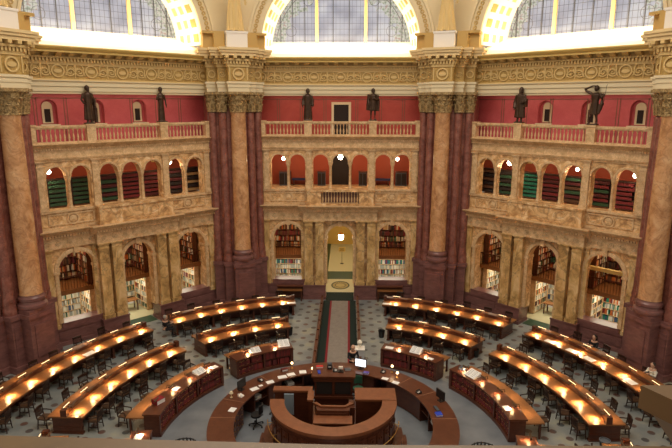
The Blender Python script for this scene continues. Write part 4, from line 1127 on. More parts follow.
LE = {'C': 42, 'B': 42}
CH = []
C_ = dict(ri=13.65, ro=15.25, rr=14.48); B_ = dict(ri=10.08, ro=11.55, rr=10.88)
lC = {'L': [-50.6, -55.9, -61.3, -66.7, -72.0, -77.4, -82.7, -88.0], 'FL': [-41.0, -35.6, -30.5, -25.2, -19.9, -14.6]}
lB = {'L': [-53.3, -60.1, -66.7, -73.4, -79.8, -86.4], 'FL': [-40.2, -33.0, -26.0, -19.1]}
DES = []
for ring, D, LL, ends in (('C', C_, lC, {'L': (-48.6, -90.5), 'FL': (-43.2, -11.4)}), ('B', B_, lB, {'L': (-49.6, -88.6), 'FL': (-43.6, -15.4)})):
    for sec in ('L', 'FL'):
        reader_desk(ring, sec, a0=ends[sec][0], a1=ends[sec][1], lamps=LL[sec], **D); DES.append((ring, sec, LL[sec]))
        s2 = {'L': 'R', 'FL': 'FR'}[sec]; lm = [-x for x in LL[sec]]
        reader_desk(ring, s2, a0=-ends[sec][0], a1=-ends[sec][1], lamps=lm, **D); DES.append((ring, s2, lm))
for s2, sg in (('NL', -1), ('NR', 1)):
    lm = [sg * x for x in (98.2, 104.8)]
    reader_desk('B', s2, a0=sg * 95.6, a1=sg * 108.5, lamps=lm, **B_); DES.append(('B', s2, lm))

# ---- bookcase desks (inner ring)
REFB = []
def bookcase_desk(sec, a0, a1, lamps):
    ri, rb, ro = 6.98, 7.62, 8.42; org = pol(7.6, (a0 + a1) / 2)
    rt = empty('bookcase_desk', org); tag(rt, 'curved desk with red volumes below its top, %s' % SECT[sec], 'desk')
    n = 16; sg = 1 if a1 > a0 else -1
    m = MB(); m.sector([(ri - 0.05, 0.93), (ri - 0.05, 0.99), (rb + 0.05, 0.99), (rb + 0.05, 0.93)], a0 - sg * 0.4, a1 + sg * 0.4, n, org=org); m.build('top', M_CTOP, rt)
    m = MB(); m.sector([(rb - 0.3, 0), (rb - 0.3, 0.93), (rb, 0.93), (rb, 0)], a0, a1, n, org=org); m.build('back_panel', M_WOOD, rt)
    m = MB(); m.sector([(ri - 0.04, 0), (ri - 0.04, 0.14), (rb, 0.14), (rb, 0)], a0 - sg * 0.3, a1 + sg * 0.3, n, org=org); m.build('base', M_WOOD, rt)
    m = MB(); m.sector([(rb, 0.70), (rb, 0.75), (ro, 0.75), (ro, 0.70)], a0 + sg * 0.5, a1 - sg * 0.5, n, org=org); m.build('desktop', M_TOP, rt)
    for z in (0.52,):
        m = MB(); m.sector([(ri + 0.02, z), (ri + 0.02, z + 0.035), (rb - 0.3, z + 0.035), (rb - 0.3, z)], a0, a1, n, org=org); m.build('shelf', M_WOOD, rt)
    bays = max(2, round(abs(a1 - a0) / 11.5)); st = (a1 - a0) / bays
    for k in range(bays + 1):
        a = a0 + st * k; c = pol(7.3, a) - org; M = Matrix.Translation(c) @ Matrix.Rotation(R(-a), 4, 'Z'); m = MB()
        w_ = 0.07 if k in (0, bays) else 0.04
        m.box(-w_, w_, -0.34, 0.3, 0.1, 0.93, 0, M); m.build('end_panel' if k in (0, bays) else 'upright', M_WOOD, rt)
    for a in [a0 + sg * 1.2, a1 - sg * 1.2] + [a0 + st * k for k in range(1, bays)]:
        c = pol(ro - 0.15, a) - org; M = Matrix.Translation(c) @ Matrix.Rotation(R(-a), 4, 'Z'); m = MB(); m.box(-0.04, 0.04, -0.04, 0.04, 0, 0.70, 0, M); m.build('leg', M_WOOD, rt)
    for a in lamps: desk_lamp(rt, rb + 0.02, a, org, 1.10, 0.34, outer=False, e=17)
    for a in lamps:
        p = pol(rb + 0.12, a) - org
        lo = light('desk_light', 'SPOT', (p.x, p.y, 1.2), 34, (1.0, 0.70, 0.38), rt, rot=(R(14), 0, R(-a)), spot=R(120), blend=0.9, rad=0.05)
    for z, hh, row in ((0.145, 0.36, 'lower'), (0.56, 0.355, 'upper')):
        for k in range(bays):
            a = a0 + st * k + sg * 0.5; ae = a0 + st * (k + 1) - sg * 0.5
            while True:
                t = random.uniform(0.05, 0.085); da = math.degrees(t / 7.1) * sg
                if (a + da - ae) * sg > 0: break
                if random.random() > 0.03: REFB.append((a + da / 2, t, z, hh * random.uniform(0.78, 0.97), row, sec))
                a += da


lA = {'L': [-54.8, -63.8, -73.0, -82.2], 'FL': [-25.6, -37.0]}
AE = {'L': (-50.6, -88.0), 'FL': (-43.2, -19.2)}
for sec in ('L', 'FL'):
    bookcase_desk(sec, *AE[sec], lA[sec]); s2 = {'L': 'R', 'FL': 'FR'}[sec]; bookcase_desk(s2, -AE[sec][0], -AE[sec][1], [-x for x in lA[sec]])
bookcase_desk('NL', -97.2, -108, [-99.5]); bookcase_desk('NR', 97.2, 108, [99.5])

# volumes on the bookcase desks: the 300 nearest are individual books
REFB.sort(key=lambda b: (pol(7.1, b[0], b[2]) - CAM).length)
vis = [b for b in REFB if b[5] not in ('NL', 'NR')]
protos = []
for j, mt in enumerate((M_REDB, M_REDB2, M_REDB, M_REDB2)):
    m = MB(); m.box(-0.5, 0.5, 0.0, 0.26, 0, 1); m.tube([(-0.0, 0.0, 0.0), (0.0, 0.0, 1.0)], 0.0, 4) if 0 else None
    m.box(-0.5, 0.5, -0.006, 0.0, 0.12, 0.16, 1); m.box(-0.5, 0.5, -0.006, 0.0, 0.78, 0.84, 1)
    me = m.build('book', [mt, M_BRASS if j < 2 else M_DARK]); protos.append(me.data); COL.objects.unlink(me); bpy.data.objects.remove(me)
for b in vis[:300]:
    a, t, z, h, row, sec = b
    o = bpy.data.objects.new('book', random.choice(protos)); COL.objects.link(o)
    o.location = pol(7.03, a, z); o.rotation_euler = (0, 0, R(-a)); o.scale = (t * 0.94, 1, h)
    tag(o, 'dark red volume, %s shelf of the bookcase desk %s' % (row, SECT[sec]), 'book', 'red volumes on the %s shelf, desk %s' % (row, SECT[sec]))
m = MB()
for a, t, z, h, row, sec in vis[300:] + [b for b in REFB if b[5] in ('NL', 'NR')]:
    m.box(-t * 0.47, t * 0.47, 0, 0.26, z, z + h, random.randint(0, 1), Matrix.Translation(pol(7.03, a)) @ Matrix.Rotation(R(-a), 4, 'Z'))
tag(m.build('reference_books', [M_REDB, M_REDB2]), 'remaining dark red volumes in the farther parts of the mahogany bookcase desks', 'books', kind='stuff')

# ================================================================== CHAIRS
def make_chair():
    rt = empty('armchair')
    m = MB(); m.prism([(-0.22, -0.22), (0.22, -0.22), (0.24, -0.1), (0.22, 0.2), (-0.22, 0.2), (-0.24, -0.1)], 0.43, 0.48); m.build('seat', M_CHAIR2, rt)
    m = MB()
    m.tube([(-0.21, 0.20, 0.46), (-0.22, 0.25, 0.90)], 0.024, 6); m.tube([(0.21, 0.20, 0.46), (0.22, 0.25, 0.90)], 0.024, 6)
    m.sector([(0.66, 0.80), (0.66, 0.92), (0.70, 0.92), (0.70, 0.80)], -19, 19, 6, org=Vector((0, 0.42, 0)))
    m.box(-0.2, 0.2, 0.20, 0.23, 0.54, 0.59)
    for k in range(6): x = -0.15 + k * 0.06; m.tube([(x, 0.215, 0.56), (x, 0.255, 0.82)], 0.017, 5)
    m.build('backrest', M_CHAIR, rt)
    for s_ in (-1, 1):
        m = MB(); m.tube([(s_ * 0.22, 0.22, 0.68), (s_ * 0.25, 0.05, 0.67), (s_ * 0.24, -0.16, 0.66)], 0.024, 6); m.tube([(s_ * 0.24, -0.14, 0.66), (s_ * 0.225, -0.16, 0.46)], 0.02, 6); m.build('armrest', M_CHAIR, rt)
    for sx in (-1, 1):
        for sy in (-1, 1):
            m = MB(); m.tube([(sx * 0.19, sy * 0.17, 0.44), (sx * 0.215, sy * 0.21, 0.0)], 0.02, 6, rs=[0.030, 0.022]); m.build('leg', M_CHAIR, rt)
    m = MB(); m.box(-0.2, 0.2, -0.2, -0.17, 0.38, 0.43); m.box(-0.2, 0.2, 0.16, 0.19, 0.38, 0.43); m.box(-0.21, -0.18, -0.18, 0.18, 0.18, 0.21); m.box(0.18, 0.21, -0.18, 0.18, 0.18, 0.21); m.build('seat_frame', M_CHAIR, rt)
    return freeze(rt)


ch0 = make_chair(); first = [True]
ordn = ['first', 'second', 'third', 'fourth', 'fifth', 'sixth', 'seventh', 'eighth']
def chair(r, a, face, label, group):
    rz = R(-a) + (0 if face == 'in' else PI) + random.uniform(-0.22, 0.22)
    p = pol(r, a)
    if first[0]: c = ch0; first[0] = False; c.location = p; c.rotation_euler = (0, 0, rz)
    else: c = clone(ch0, p, rz)
    tag(c, label, 'chair', group)
    return c


rname = {'C': 'outer-ring', 'B': 'middle-ring', 'A': 'bookcase'}
SHORT = {'L': 'by the left wall', 'FL': 'left of the carpet', 'FR': 'right of the carpet', 'R': 'by the right wall', 'NL': 'at the bottom left', 'NR': 'at the bottom right'}
for ring, sec, lm in DES:
    D = C_ if ring == 'C' else B_
    for i, a in enumerate(lm):
        L = 'dark armchair, near side of %s desk %s, %s from aisle end' % (rname[ring], SHORT[sec], ordn[i])
        chair(D['ri'] - 0.22 + random.uniform(-0.05, 0.15), a + random.uniform(-0.5, 0.5), 'out', L, 'chairs on the near side of the %s desks' % rname[ring])
        L = 'dark armchair, far side of %s desk %s, %s from aisle end' % (rname[ring], SHORT[sec], ordn[i])
        chair(D['ro'] + (0.05 if min(abs(abs(a) - 67.5), abs(abs(a) - 22.5)) < 5.5 and ring == 'C' else 0.25 + random.uniform(-0.1, 0.3)), a + random.uniform(-0.7, 0.7), 'in', L, 'chairs on the far side of the %s desks' % rname[ring])
for sec in ('L', 'FL', 'R', 'FR', 'NL', 'NR'):
    lm = lA.get(sec) or ([-x for x in lA[{'R': 'L', 'FR': 'FL'}[sec]]] if sec in ('R', 'FR') else ([-99.6] if sec == 'NL' else [99.6]))
    for i, a in enumerate(lm):
        chair(8.72 + random.uniform(-0.1, 0.15), a + random.uniform(-1, 1), 'in', 'brown armchair, bookcase desk %s, %s from %s end' % (SHORT[sec], ordn[i], 'far' if sec in ('L', 'R') else 'carpet'), 'chairs at the bookcase desks')

# ================================================================== CARPET AND AISLE RAILS
cz = 0.012
def flat(name, x0, x1, y0, y1, z, mt, lab, cat, th=0.012):
    m = MB(); m.box(x0, x1, y0, y1, z, z + th); o = m.build(name, mt); tag(o, lab, cat); return o
flat('floor_matting', -1.08, 1.08, 6.3, 16.18, 0.0, M_GREENC, 'dark green matting filling the aisle between the wooden rails', 'matting')
rt = empty('carpet_runner', (0.02, 11.5, cz)); tag(rt, 'long grey carpet runner with crimson borders leading to the entrance', 'carpet')
m = MB(); m.box(-0.54, 0.54, -4.7, 4.6, 0.0, 0.014); m.build('field', M_GREYC, rt)
for s in (-1, 1):
    m = MB(); m.box(*sorted((s * 0.54, s * 0.66)), -4.7, 4.6, 0, 0.015); m.build('border', M_REDC, rt)
m = MB(); m.box(-0.66, 0.66, -4.82, -4.7, 0, 0.015); m.build('border', M_REDC, rt)
for s, nm in ((-1, 'left'), (1, 'right')):
    rt = empty('aisle_rail', (s * 1.16 + 0.02, 10.6, 0)); tag(rt, 'low dark wooden barrier running along the %s side of the carpet' % nm, 'barrier')
    m = MB(); m.box(-0.04, 0.04, -4.9, 4.9, 0.06, 0.52); m.build('panel', M_WOOD, rt)
    m = MB(); m.box(-0.08, 0.08, -4.95, 4.95, 0.52, 0.57); m.build('top_rail', M_CTOP, rt)
    m = MB(); m.box(-0.06, 0.06, -4.92, 4.92, 0, 0.08); m.build('base', M_WOOD, rt)
    for k in range(8):
        m = MB(); y = -4.9 + k * 1.4; m.box(-0.06, 0.06, y - 0.05, y + 0.05, 0.05, 0.62); m.build('post', M_WOOD, rt)

# ================================================================== CENTRAL ISLAND
rt = empty('circular_counter', (0, 0, 0)); tag(rt, 'large ring-shaped mahogany staff counter encircling the central desk', 'counter')
m = MB(); m.sector([(3.86, 1.0), (3.86, 1.06), (4.86, 1.06), (4.86, 1.0)], -168, 168, 96); m.build('counter_top', M_CTOP, rt)
m = MB(); m.sector([(4.74, 0), (4.74, 1.0), (4.80, 1.0), (4.80, 0)], -168, 168, 96); m.build('outer_panel', M_WOOD, rt)
m = MB(); m.sector([(4.78, 0), (4.78, 0.16), (4.86, 0.16), (4.86, 0)], -168, 168, 96); m.build('base_board', M_WOOD, rt)
for a0, a1 in ((-160, -112), (-48, -38), (8, 26), (36, 66), (88, 96), (110, 160)):
    m = MB(); m.sector([(3.94, 0.04), (3.94, 1.0), (4.0, 1.0), (4.0, 0.04)], a0, a1, 14); m.build('inner_panel', M_WOOD, rt)
for a in (-160, -112, -74, -60, -48, -38, -22, -8, 8, 26, 36, 66, 77, 88, 96, 110, 160):
    c = pol(4.37, a); M = Matrix.Translation(c) @ Matrix.Rotation(R(-a), 4, 'Z'); m = MB(); m.box(-0.025, 0.025, -0.40, 0.38, 0, 1.0, 0, M); m.build('divider', M_WOOD, rt)
for a0, a1 in ((-60, -48), (-38, -22), (66, 77), (77, 88)):
    m = MB(); m.sector([(4.0, 0.5), (4.0, 0.53), (4.74, 0.53), (4.74, 0.5)], a0, a1, 6); m.build('shelf', M_WOOD, rt)
for ci in range(6):
    a = -77.2 - ci * 6.4
    for rwi in range(4):
        z = 0.1 + rwi * 0.225; c = pol(3.93, a); M = Matrix.Translation(c) @ Matrix.Rotation(R(-a), 4, 'Z')
        d = MB(); d.box(-0.2, 0.2, -0.03, 0.45, z, z + 0.2, 0, M); d = d.build('drawer', M_WOOD, rt)
        k = MB(); k.lathe([(0.008, 0), (0.025, 0.02), (0.03, 0.03), (0.01, 0.045)], 8, M=M @ Matrix.Translation((0, -0.03, z + 0.1)) @ Matrix.Rotation(PI / 2, 4, 'X')); k.build('knob', M_BRASS, d)
for a in (-90.5, -73.5, -45, 45, 88.5, 63):
    m = MB(); m.sector([(3.87, 1.058), (3.87, 1.063), (4.85, 1.063), (4.85, 1.058)], a, a + 0.22, 1); m.build('seam_strip', mat('worn_edge', (0.42, 0.22, 0.12), 0.5) if a == -90.5 else bpy.data.materials['worn_edge'], rt)

# central desk: plinth, raised curved counter, inner desk
rt = empty('central_desk', (0, 0, 0)); tag(rt, 'raised orange-brown horseshoe desk of panelled wood in the middle of the room', 'desk')
m = MB(); m.sector([(0.0, 0), (0.0, 0.42), (2.62, 0.42), (2.62, 0)], 0, 360, 64); m.build('platform', M_WOOD, rt)
for s, nm in ((-1, 'l'), (1, 'r')):
    for k, (r0, r1, z) in enumerate(((2.42, 2.9, 0.21), (2.42, 2.72, 0.55))):
        m = MB(); m.sector([(r0, 0), (r0, z), (r1, z), (r1, 0)], s * 84, s * 116, 8); m.build('step', M_CTOP, rt)
m = MB(); m.sector([(2.04, 0.42), (2.04, 1.82), (2.36, 1.82), (2.36, 0.42)], 93, 267, 48); m.build('curved_wall', M_WOOD, rt)
m = MB(); m.sector([(1.90, 1.82), (1.90, 1.90), (2.46, 1.90), (2.46, 1.82)], 91, 269, 48)
m.sector([(2.34, 1.74), (2.34, 1.82), (2.42, 1.82), (2.42, 1.74)], 92, 268, 48); m.build('curved_top', M_PTOP, rt)
for k in range(16):
    a = 98 + k * 10.3
    m = MB(); m.sector([(2.35, 0.75), (2.35, 1.55), (2.39, 1.55), (2.39, 0.75)], a, a + 8.0, 4); m.build('panel', M_WOOD, rt)
for k in range(16):
    a = 98 + k * 10.3 + 4
    c = pol(2.40, a, 1.35); m = MB(); M = Matrix.Translation(c) @ Matrix.Rotation(R(-a) + PI, 4, 'Z')
    m.ring([(0.05, 0.0), (0.05, -0.03), (0.09, -0.03), (0.09, 0.0)], 0, 2 * PI, 10, (0, 0), 0, M); m.build('carved_boss', M_CTOP, rt)
m = MB(); m.tube([pol(2.56, 95 + i * 170 / 40, 1.12) for i in range(41)], 0.018, 6)
for k in range(9): m.tube([pol(2.56, 100 + k * 20, 1.12), pol(2.37, 100 + k * 20, 1.12)], 0.012, 5)
m.build('brass_rail', M_BRASS, rt)
# flat wings left and right
def wing(x0, x1, y0, y1, z1=1.9, z0=0.42, nm='wing_top', body=True):
    m = MB(); m.box(x0, x1, y0, y1, z1 - 0.08, z1); m.build(nm, M_PTOP, rt)
    if body: m = MB(); m.box(x0 + 0.05, x1 - 0.05, y0 + 0.05, y1 - 0.05, z0, z1 - 0.08); m.build('wing_panel', M_WOOD, rt)
wing(-2.44, -0.86, 0.62, 0.98); wing(-1.02, -0.78, -0.08, 0.62)
wing(0.84, 2.46, 0.0, 0.92)
m = MB(); m.box(0.6, 0.84, -0.1, 0.5, 0.42, 1.6); m.build('wing_panel', M_WOOD, rt)
m = MB(); m.box(-1.98, -1.60, 0.50, 0.56, 0.9, 1.8); m.build('side_gate', mat('pale_blue_panel', (0.24, 0.30, 0.36), 0.5), rt)['label'] = 'pale blue-grey gate panel'
# inner desk with sloping front
m = MB(); m.prism([(-0.56, 0.12), (-0.44, 0.0), (0.44, 0.0), (0.56, 0.12), (0.70, 0.12), (0.62, -0.36), (-0.62, -0.36), (-0.70, 0.12)], 0.42, 1.62); m.build('inner_cabinet', M_WOOD, rt)
m = MB()
for z in (0.78, 1.02, 1.26, 1.48): m.box(-0.5, 0.5, -0.385, -0.36, z, z + 0.04)
m.build('inner_rail', M_CTOP, rt)
m = MB(); m.prism([(-0.66, 0.18), (-0.46, -0.06), (0.46, -0.06), (0.66, 0.18), (0.8, 0.1), (0.48, -0.16), (-0.48, -0.16), (-0.8, 0.1)], 1.60, 1.68); m.build('inner_ledge', M_PTOP, rt)
m = MB(); m.box(-0.74, 0.74, -0.92, -0.36, 1.36, 1.42); m.build('inner_top', M_PTOP, rt)
m = MB(); m.box(-0.7, 0.7, -0.42, -0.38, 0.42, 1.36); m.build('inner_panel', M_WOOD, rt)
m = MB(); m.box(-0.60, 0.60, -2.03, -1.72, 1.66, 1.70); m.box(-0.60, 0.60, -2.05, -2.0, 0.42, 1.66); m.build('reading_slope', M_CTOP, rt)

# tower cabinet between counter and central desk
rt = empty('tower_cabinet', (-0.04, 0, 0)); tag(rt, 'tall square dark wooden cabinet with equipment on top at the end of the carpet', 'cabinet')
m = MB(); m.box(-0.80, 0.80, 1.74, 2.58, 0, 1.92); m.build('body', M_WOOD, rt)
m = MB(); m.box(-0.92, 0.92, 1.62, 2.68, 1.92, 2.0); m.box(-0.86, 0.86, 1.68, 2.62, 1.84, 1.92); m.build('top', M_CTOP, rt)
m = MB()
for x0, x1 in ((-0.72, -0.06), (0.06, 0.72)): m.box(x0, x1, 1.725, 1.745, 1.15, 1.7)
m.build('recess_shade', M_DARK, rt)  # flat near-black panels, shade of two hollows put into the colour
m = MB(); m.box(-0.84, 0.84, 1.66, 1.76, 0.95, 1.05); m.box(-0.84, 0.84, 1.66, 1.76, 1.74, 1.84); m.box(-0.04, 0.04, 1.70, 1.75, 1.05, 1.74); m.build('moulding', M_CTOP, rt)

# ================================================================== THINGS ON THE COUNTERS
def paper(p, rz, sx, sy, label, name='paper_sheet', cat='paper', mt=M_PAPER):
    m = MB(); m.box(-sx / 2, sx / 2, -sy / 2, sy / 2, 0, 0.006); o = m.build(name, mt); o.location = p; o.rotation_euler = (0, 0, rz); tag(o, label, cat); return o
def open_book(p, rz, label, w_=0.5, d=0.36, tilt=0.25, mt=M_PAPER):
    o = empty('open_book', p, rz); tag(o, label, 'book')
    for s in (-1, 1):
        m = MB(); m.add([(0, -d / 2, 0.02), (s * w_ / 2, -d / 2, 0.03), (s * w_ / 2, d / 2, 0.03 + tilt * d), (0, d / 2, 0.02 + tilt * d), (0, -d / 2, 0), (s * w_ / 2, -d / 2, 0.0), (s * w_ / 2, d / 2, 0), (0, d / 2, 0)],
                        [(0, 1, 2, 3), (4, 7, 6, 5), (0, 4, 5, 1), (1, 5, 6, 2), (2, 6, 7, 3), (3, 7, 4, 0)]); m.build('page_block', mt, o)
        m = MB()
        for k in range(5):
            yy = -d / 2 + d * (k + 1) / 6; m.box(*sorted((s * 0.04, s * (w_ / 2 - 0.04))), yy, yy + 0.012, 0.028 + tilt * (yy + d / 2), 0.034 + tilt * (yy + d / 2))
        m.build('print_lines', M_CLOTH_G, o)
def closed_book(p, rz, sx, sy, h, mt, label):
    o = empty('book', p, rz); tag(o, label, 'book')
    m = MB(); m.box(-sx / 2, sx / 2, -sy / 2, sy / 2, 0, 0.012); m.box(-sx / 2, sx / 2, -sy / 2, sy / 2, h - 0.012, h); m.box(-sx / 2, -sx / 2 + 0.012, -sy / 2, sy / 2, 0, h); m.build('cover', mt, o)
    m = MB(); m.box(-sx / 2 + 0.01, sx / 2 - 0.01, -sy / 2 + 0.01, sy / 2 - 0.01, 0.012, h - 0.012); m.build('pages', M_PAPER, o)
def monitor(p, rz, label, lit=False, s=1.0):
    o = empty('monitor', p, rz); tag(o, label, 'monitor')
    m = MB(); m.box(-0.26 * s, 0.26 * s, -0.02, 0.03, 0.12, 0.46 * s + 0.03); m.build('housing', M_BLACK, o)
    m = MB(); m.box(-0.24 * s, 0.24 * s, -0.026, -0.02, 0.14, 0.44 * s + 0.03); m.build('screen', M_SCREEN if lit else M_BLACK, o)
    m = MB(); m.box(-0.12, 0.12, -0.09, 0.09, 0, 0.02); m.box(-0.03, 0.03, 0.0, 0.03, 0.0, 0.16); m.build('stand', M_BLACK, o)
def phone(p, rz, label, mt=M_BLACK):
    o = empty('telephone', p, rz); tag(o, label, 'telephone')
    m = MB(); m.run([(-0.1, 0), (-0.1, 0.03), (0.1, 0.08), (0.1, 0)], -0.1, 0.1); m.build('base', mt, o)
    m = MB(); m.tube([(-0.07, -0.09, 0.07), (-0.07, -0.05, 0.095), (-0.07, 0.06, 0.115), (-0.07, 0.1, 0.10)], 0.02, 6, rs=[0.03, 0.018, 0.018, 0.03]); m.build('handset', mt, o)
    m = MB()
    for i in range(3):
        for j in range(4): m.box(-0.01 + i * 0.03, 0.01 + i * 0.03, -0.07 + j * 0.03, -0.05 + j * 0.03, 0.035 + 0.0075 * j, 0.05 + 0.0075 * j)
    m.build('keypad', M_PAPER, o)
Z1 = 1.062
paper(pol(4.13, -82.5, Z1), R(75), 0.32, 0.26, 'white sheet of paper lying alone on the left arm of the ring counter')
monitor(pol(4.55, -62, Z1), R(62) + PI, 'black flat monitor seen from behind on the left arm of the ring counter')
phone(pol(4.25, -68, Z1), R(60), 'pale telephone on the left arm of the ring counter', M_WHITE)
m = MB(); m.lathe([(0.05, 0), (0.06, 0.01), (0.015, 0.05), (0.012, 0.25), (0.05, 0.27), (0.09, 0.2), (0.09, 0.19)], 12); o = m.build('desk_lamp', M_IVORY, None, True); o.location = pol(4.58, -71, Z1); tag(o, 'small pale desk lamp beside the telephone on the left arm of the counter', 'lamp')
for i, (r, a, rz, sx, sy, lb) in enumerate(((4.13, -57.4, 40, .36, .27, 'white sheet nearest the black monitor on the left of the ring counter'), (4.11, -52.2, 30, .18, .14, 'small pale slip between two larger sheets on the left of the ring counter'),
        (4.05, -45.4, 30, .34, .26, 'white sheet next to the black telephone on the left of the ring counter'), (4.1, -35.8, 20, .40, .28, 'white papers in front of the small red box on the ring counter'),
        (4.12, -29.5, 25, .36, .26, 'overlapping white sheets in front of the small lamp on the ring counter'), (4.12, -21.5, 10, .32, .3, 'white sheet nearest the tower cabinet on its left'),
        (3.98, 34.2, -25, .30, .22, 'white sheet beside the black telephone on the right of the ring counter'), (3.98, 42.5, -30, .30, .22, 'white sheet by the small candle lamp on the right of the ring counter'))):
    paper(pol(r, a, Z1), R(rz), sx, sy, lb)
phone(pol(4.43, -48.5, Z1), R(48), 'black telephone on the left part of the ring counter')
phone(pol(4.45, 29.4, Z1), R(-30), 'black telephone on the right part of the ring counter near the tower cabinet')
phone(pol(4.15, 60, Z1), R(-60), 'black telephone standing alone on the right arm of the ring counter')
closed_book(pol(4.60, -31, Z1), R(28), 0.3, 0.2, 0.10, M_REDB2, 'thick dark red book lying beside the small lit lamp on the ring counter')
closed_book(pol(4.0, 20.5, Z1), R(-20), 0.26, 0.2, 0.07, mat('purple_cover', (0.10, 0.06, 0.35), 0.5), 'purple folder lying beside the lit monitor')
def small_lamp(p, label, e=3, h=0.2):
    o = empty('table_lamp', p); tag(o, label, 'lamp')
    m = MB(); m.lathe([(0.06, 0), (0.06, 0.015), (0.012, 0.03), (0.01, h)], 10); m.build('base', M_BRASS, o, True)
    m = MB(); m.lathe([(0.03, h), (0.065, h + 0.04), (0.055, h + 0.09), (0.02, h + 0.12)], 10); m.build('shade', M_BULB, o, True)
    light('lamp_light', 'POINT', (0, 0, h + 0.2), e, (1, .7, .4), o, rad=0.05)
small_lamp(pol(4.66, -26, Z1), 'small glowing table lamp on the left of the ring counter'); small_lamp(pol(4.70, 33.6, Z1), 'small glowing table lamp at the outer edge of the ring counter, right side', 5, 0.24)
small_lamp(pol(4.42, 39.3, Z1), 'tiny amber candle lamp on the right of the ring counter', 1, 0.16); small_lamp(pol(3.95, -15.5, Z1), 'tiny amber lamp beside the tower cabinet on its left', 1, 0.14)
monitor(pol(4.35, 15.5, Z1), R(-20), 'bright white lit monitor to the right of the tower cabinet', True, 1.05)
monitor(pol(4.65, 72, Z1), R(-60) + PI, 'black monitor seen from behind on the right arm of the ring counter')
closed_book(pol(4.2, 85, Z1), R(-80), 0.28, 0.26, 0.07, M_BLUE, 'bright blue box on the right arm of the ring counter')
o = empty('keyboard', pol(4.25, 79, Z1), R(-75)); tag(o, 'dark keyboard beside the blue box on the ring counter', 'keyboard')
m = MB(); m.box(-0.2, 0.2, -0.07, 0.07, 0, 0.025); m.build('tray', M_BLACK, o)
m = MB()
for i in range(10):
    for j in range(4): m.box(-0.19 + i * 0.038, -0.16 + i * 0.038, -0.06 + j * 0.03, -0.035 + j * 0.03, 0.025, 0.034)
m.build('keys', M_CLOTH_G, o)
for i, (r, a, lb) in enumerate(((4.35, -55, 'stack of white papers on the shelf under the counter, left of the small red book'), (4.35, -30, 'pale folded papers on the shelf under the counter beside the tower cabinet'), (4.3, 82, 'stack of white binders standing inside the right arm of the counter'))):
    o = empty('paper_stack', pol(r, a, 0.532), R(-a)); tag(o, lb, 'papers')
    for k in range(3):
        m = MB(); m.box(-0.16 + 0.01 * k, 0.16, -0.3, 0.12 - 0.02 * k, k * 0.05, k * 0.05 + 0.045); m.build('bundle', M_PAPER if k != 1 else M_CLOTH_W, o)
ZT = 2.0
closed_book((-0.66, 2.42, ZT), 0.1, 0.3, 0.16, 0.08, mat('bright_red_plastic', (0.6, 0.02, 0.02), 0.4), 'bright red box at the left rear corner of the tower cabinet top')
closed_book((-0.66, 2.0, ZT), 0.15, 0.12, 0.3, 0.03, M_BLUE, 'narrow blue tablet on the left of the tower cabinet top')
o = empty('receipt_printer', (-0.22, 2.38, ZT)); tag(o, 'tall black device on the middle of the tower cabinet top', 'printer')
m = MB(); m.box(-0.1, 0.1, -0.12, 0.12, 0, 0.2); m.build('body', M_BLACK, o)
m = MB(); m.box(-0.09, 0.09, -0.10, 0.02, 0.2, 0.27); m.build('lid', M_CLOTH_G, o)
m = MB(); m.box(-0.06, 0.06, -0.125, -0.12, 0.1, 0.14); m.build('slot', M_PAPER, o)
phone((0.02, 2.12, ZT), 0, 'black telephone at the front of the tower cabinet top'); 
o = empty('barcode_scanner', (0.26, 2.08, ZT)); tag(o, 'pale and black scanner on its stand at the right of the tower cabinet top', 'scanner')
m = MB(); m.box(-0.12, 0.12, -0.1, 0.1, 0, 0.05); m.tube([(0, 0, 0.04), (0, 0.02, 0.2)], 0.02, 6); m.build('stand', M_BLACK, o)
m = MB(); m.box(-0.09, 0.09, -0.06, 0.04, 0.15, 0.24); m.build('head', M_WHITE, o)
closed_book((0.55, 2.25, ZT), 0.2, 0.26, 0.2, 0.05, M_CLOTH_G, 'dark grey notebook at the right of the tower cabinet top')

ZB = 0.992
closed_book(pol(7.38, -81.2, ZB), R(58), 0.42, 0.34, 0.20, M_REDC, 'thick crimson and white volume on the near end of the left bookcase desk')
open_book(pol(7.35, -58.8, ZB), R(58), 'open book propped on the left bookcase desk, second object from its far end', 0.55, 0.4)
paper(pol(7.3, -71.5, ZB), R(65), 0.34, 0.26, 'white sheet under the third lamp glow of the left bookcase desk'); paper(pol(7.2, -53, ZB), R(50), 0.36, 0.28, 'white sheet at the far end of the left bookcase desk')
open_book(pol(7.35, -34, ZB), R(28), 'open picture book on the bookcase desk left of the carpet', 0.56, 0.42); open_book(pol(7.4, -21.8, ZB), R(18), 'large open white book at the carpet end of the bookcase desk left of the carpet', 0.58, 0.5, 0.35)
open_book(pol(7.4, 32.6, ZB), R(-30), 'open book in the middle of the bookcase desk right of the carpet', 0.56, 0.45, 0.35)
paper(pol(7.2, 21.8, ZB), R(-20), 0.42, 0.28, 'white sheets at the carpet end of the bookcase desk right of the carpet'); paper(pol(7.15, 39.9, ZB), R(-40), 0.3, 0.22, 'pale slip near the right end of the bookcase desk right of the carpet')
open_book(pol(7.35, 58.6, ZB), R(-55), 'large open white book with print on the right bookcase desk', 0.6, 0.5, 0.3)
closed_book(pol(7.4, 53.4, ZB), R(-45), 0.3, 0.24, 0.12, M_CLOTH_G, 'dark book at the far end of the right bookcase desk')
paper(pol(7.15, 81.5, ZB), R(-80), 0.36, 0.28, 'white sheet near the lamp at the near end of the right bookcase desk')
paper(pol(7.35, -100.2, ZB), R(95), 0.36, 0.3, 'white sheet on the bookcase desk cut off at the bottom left')
for a, ring, lb in ((-12.6, 'C', 'outer-ring desk left of the carpet'), (12.6, 'C', 'outer-ring desk right of the carpet')):
    paper(pol(13.85, a, 0.802), R(-a), 0.55, 0.3, 'long white sheet at the carpet end of the %s' % lb)
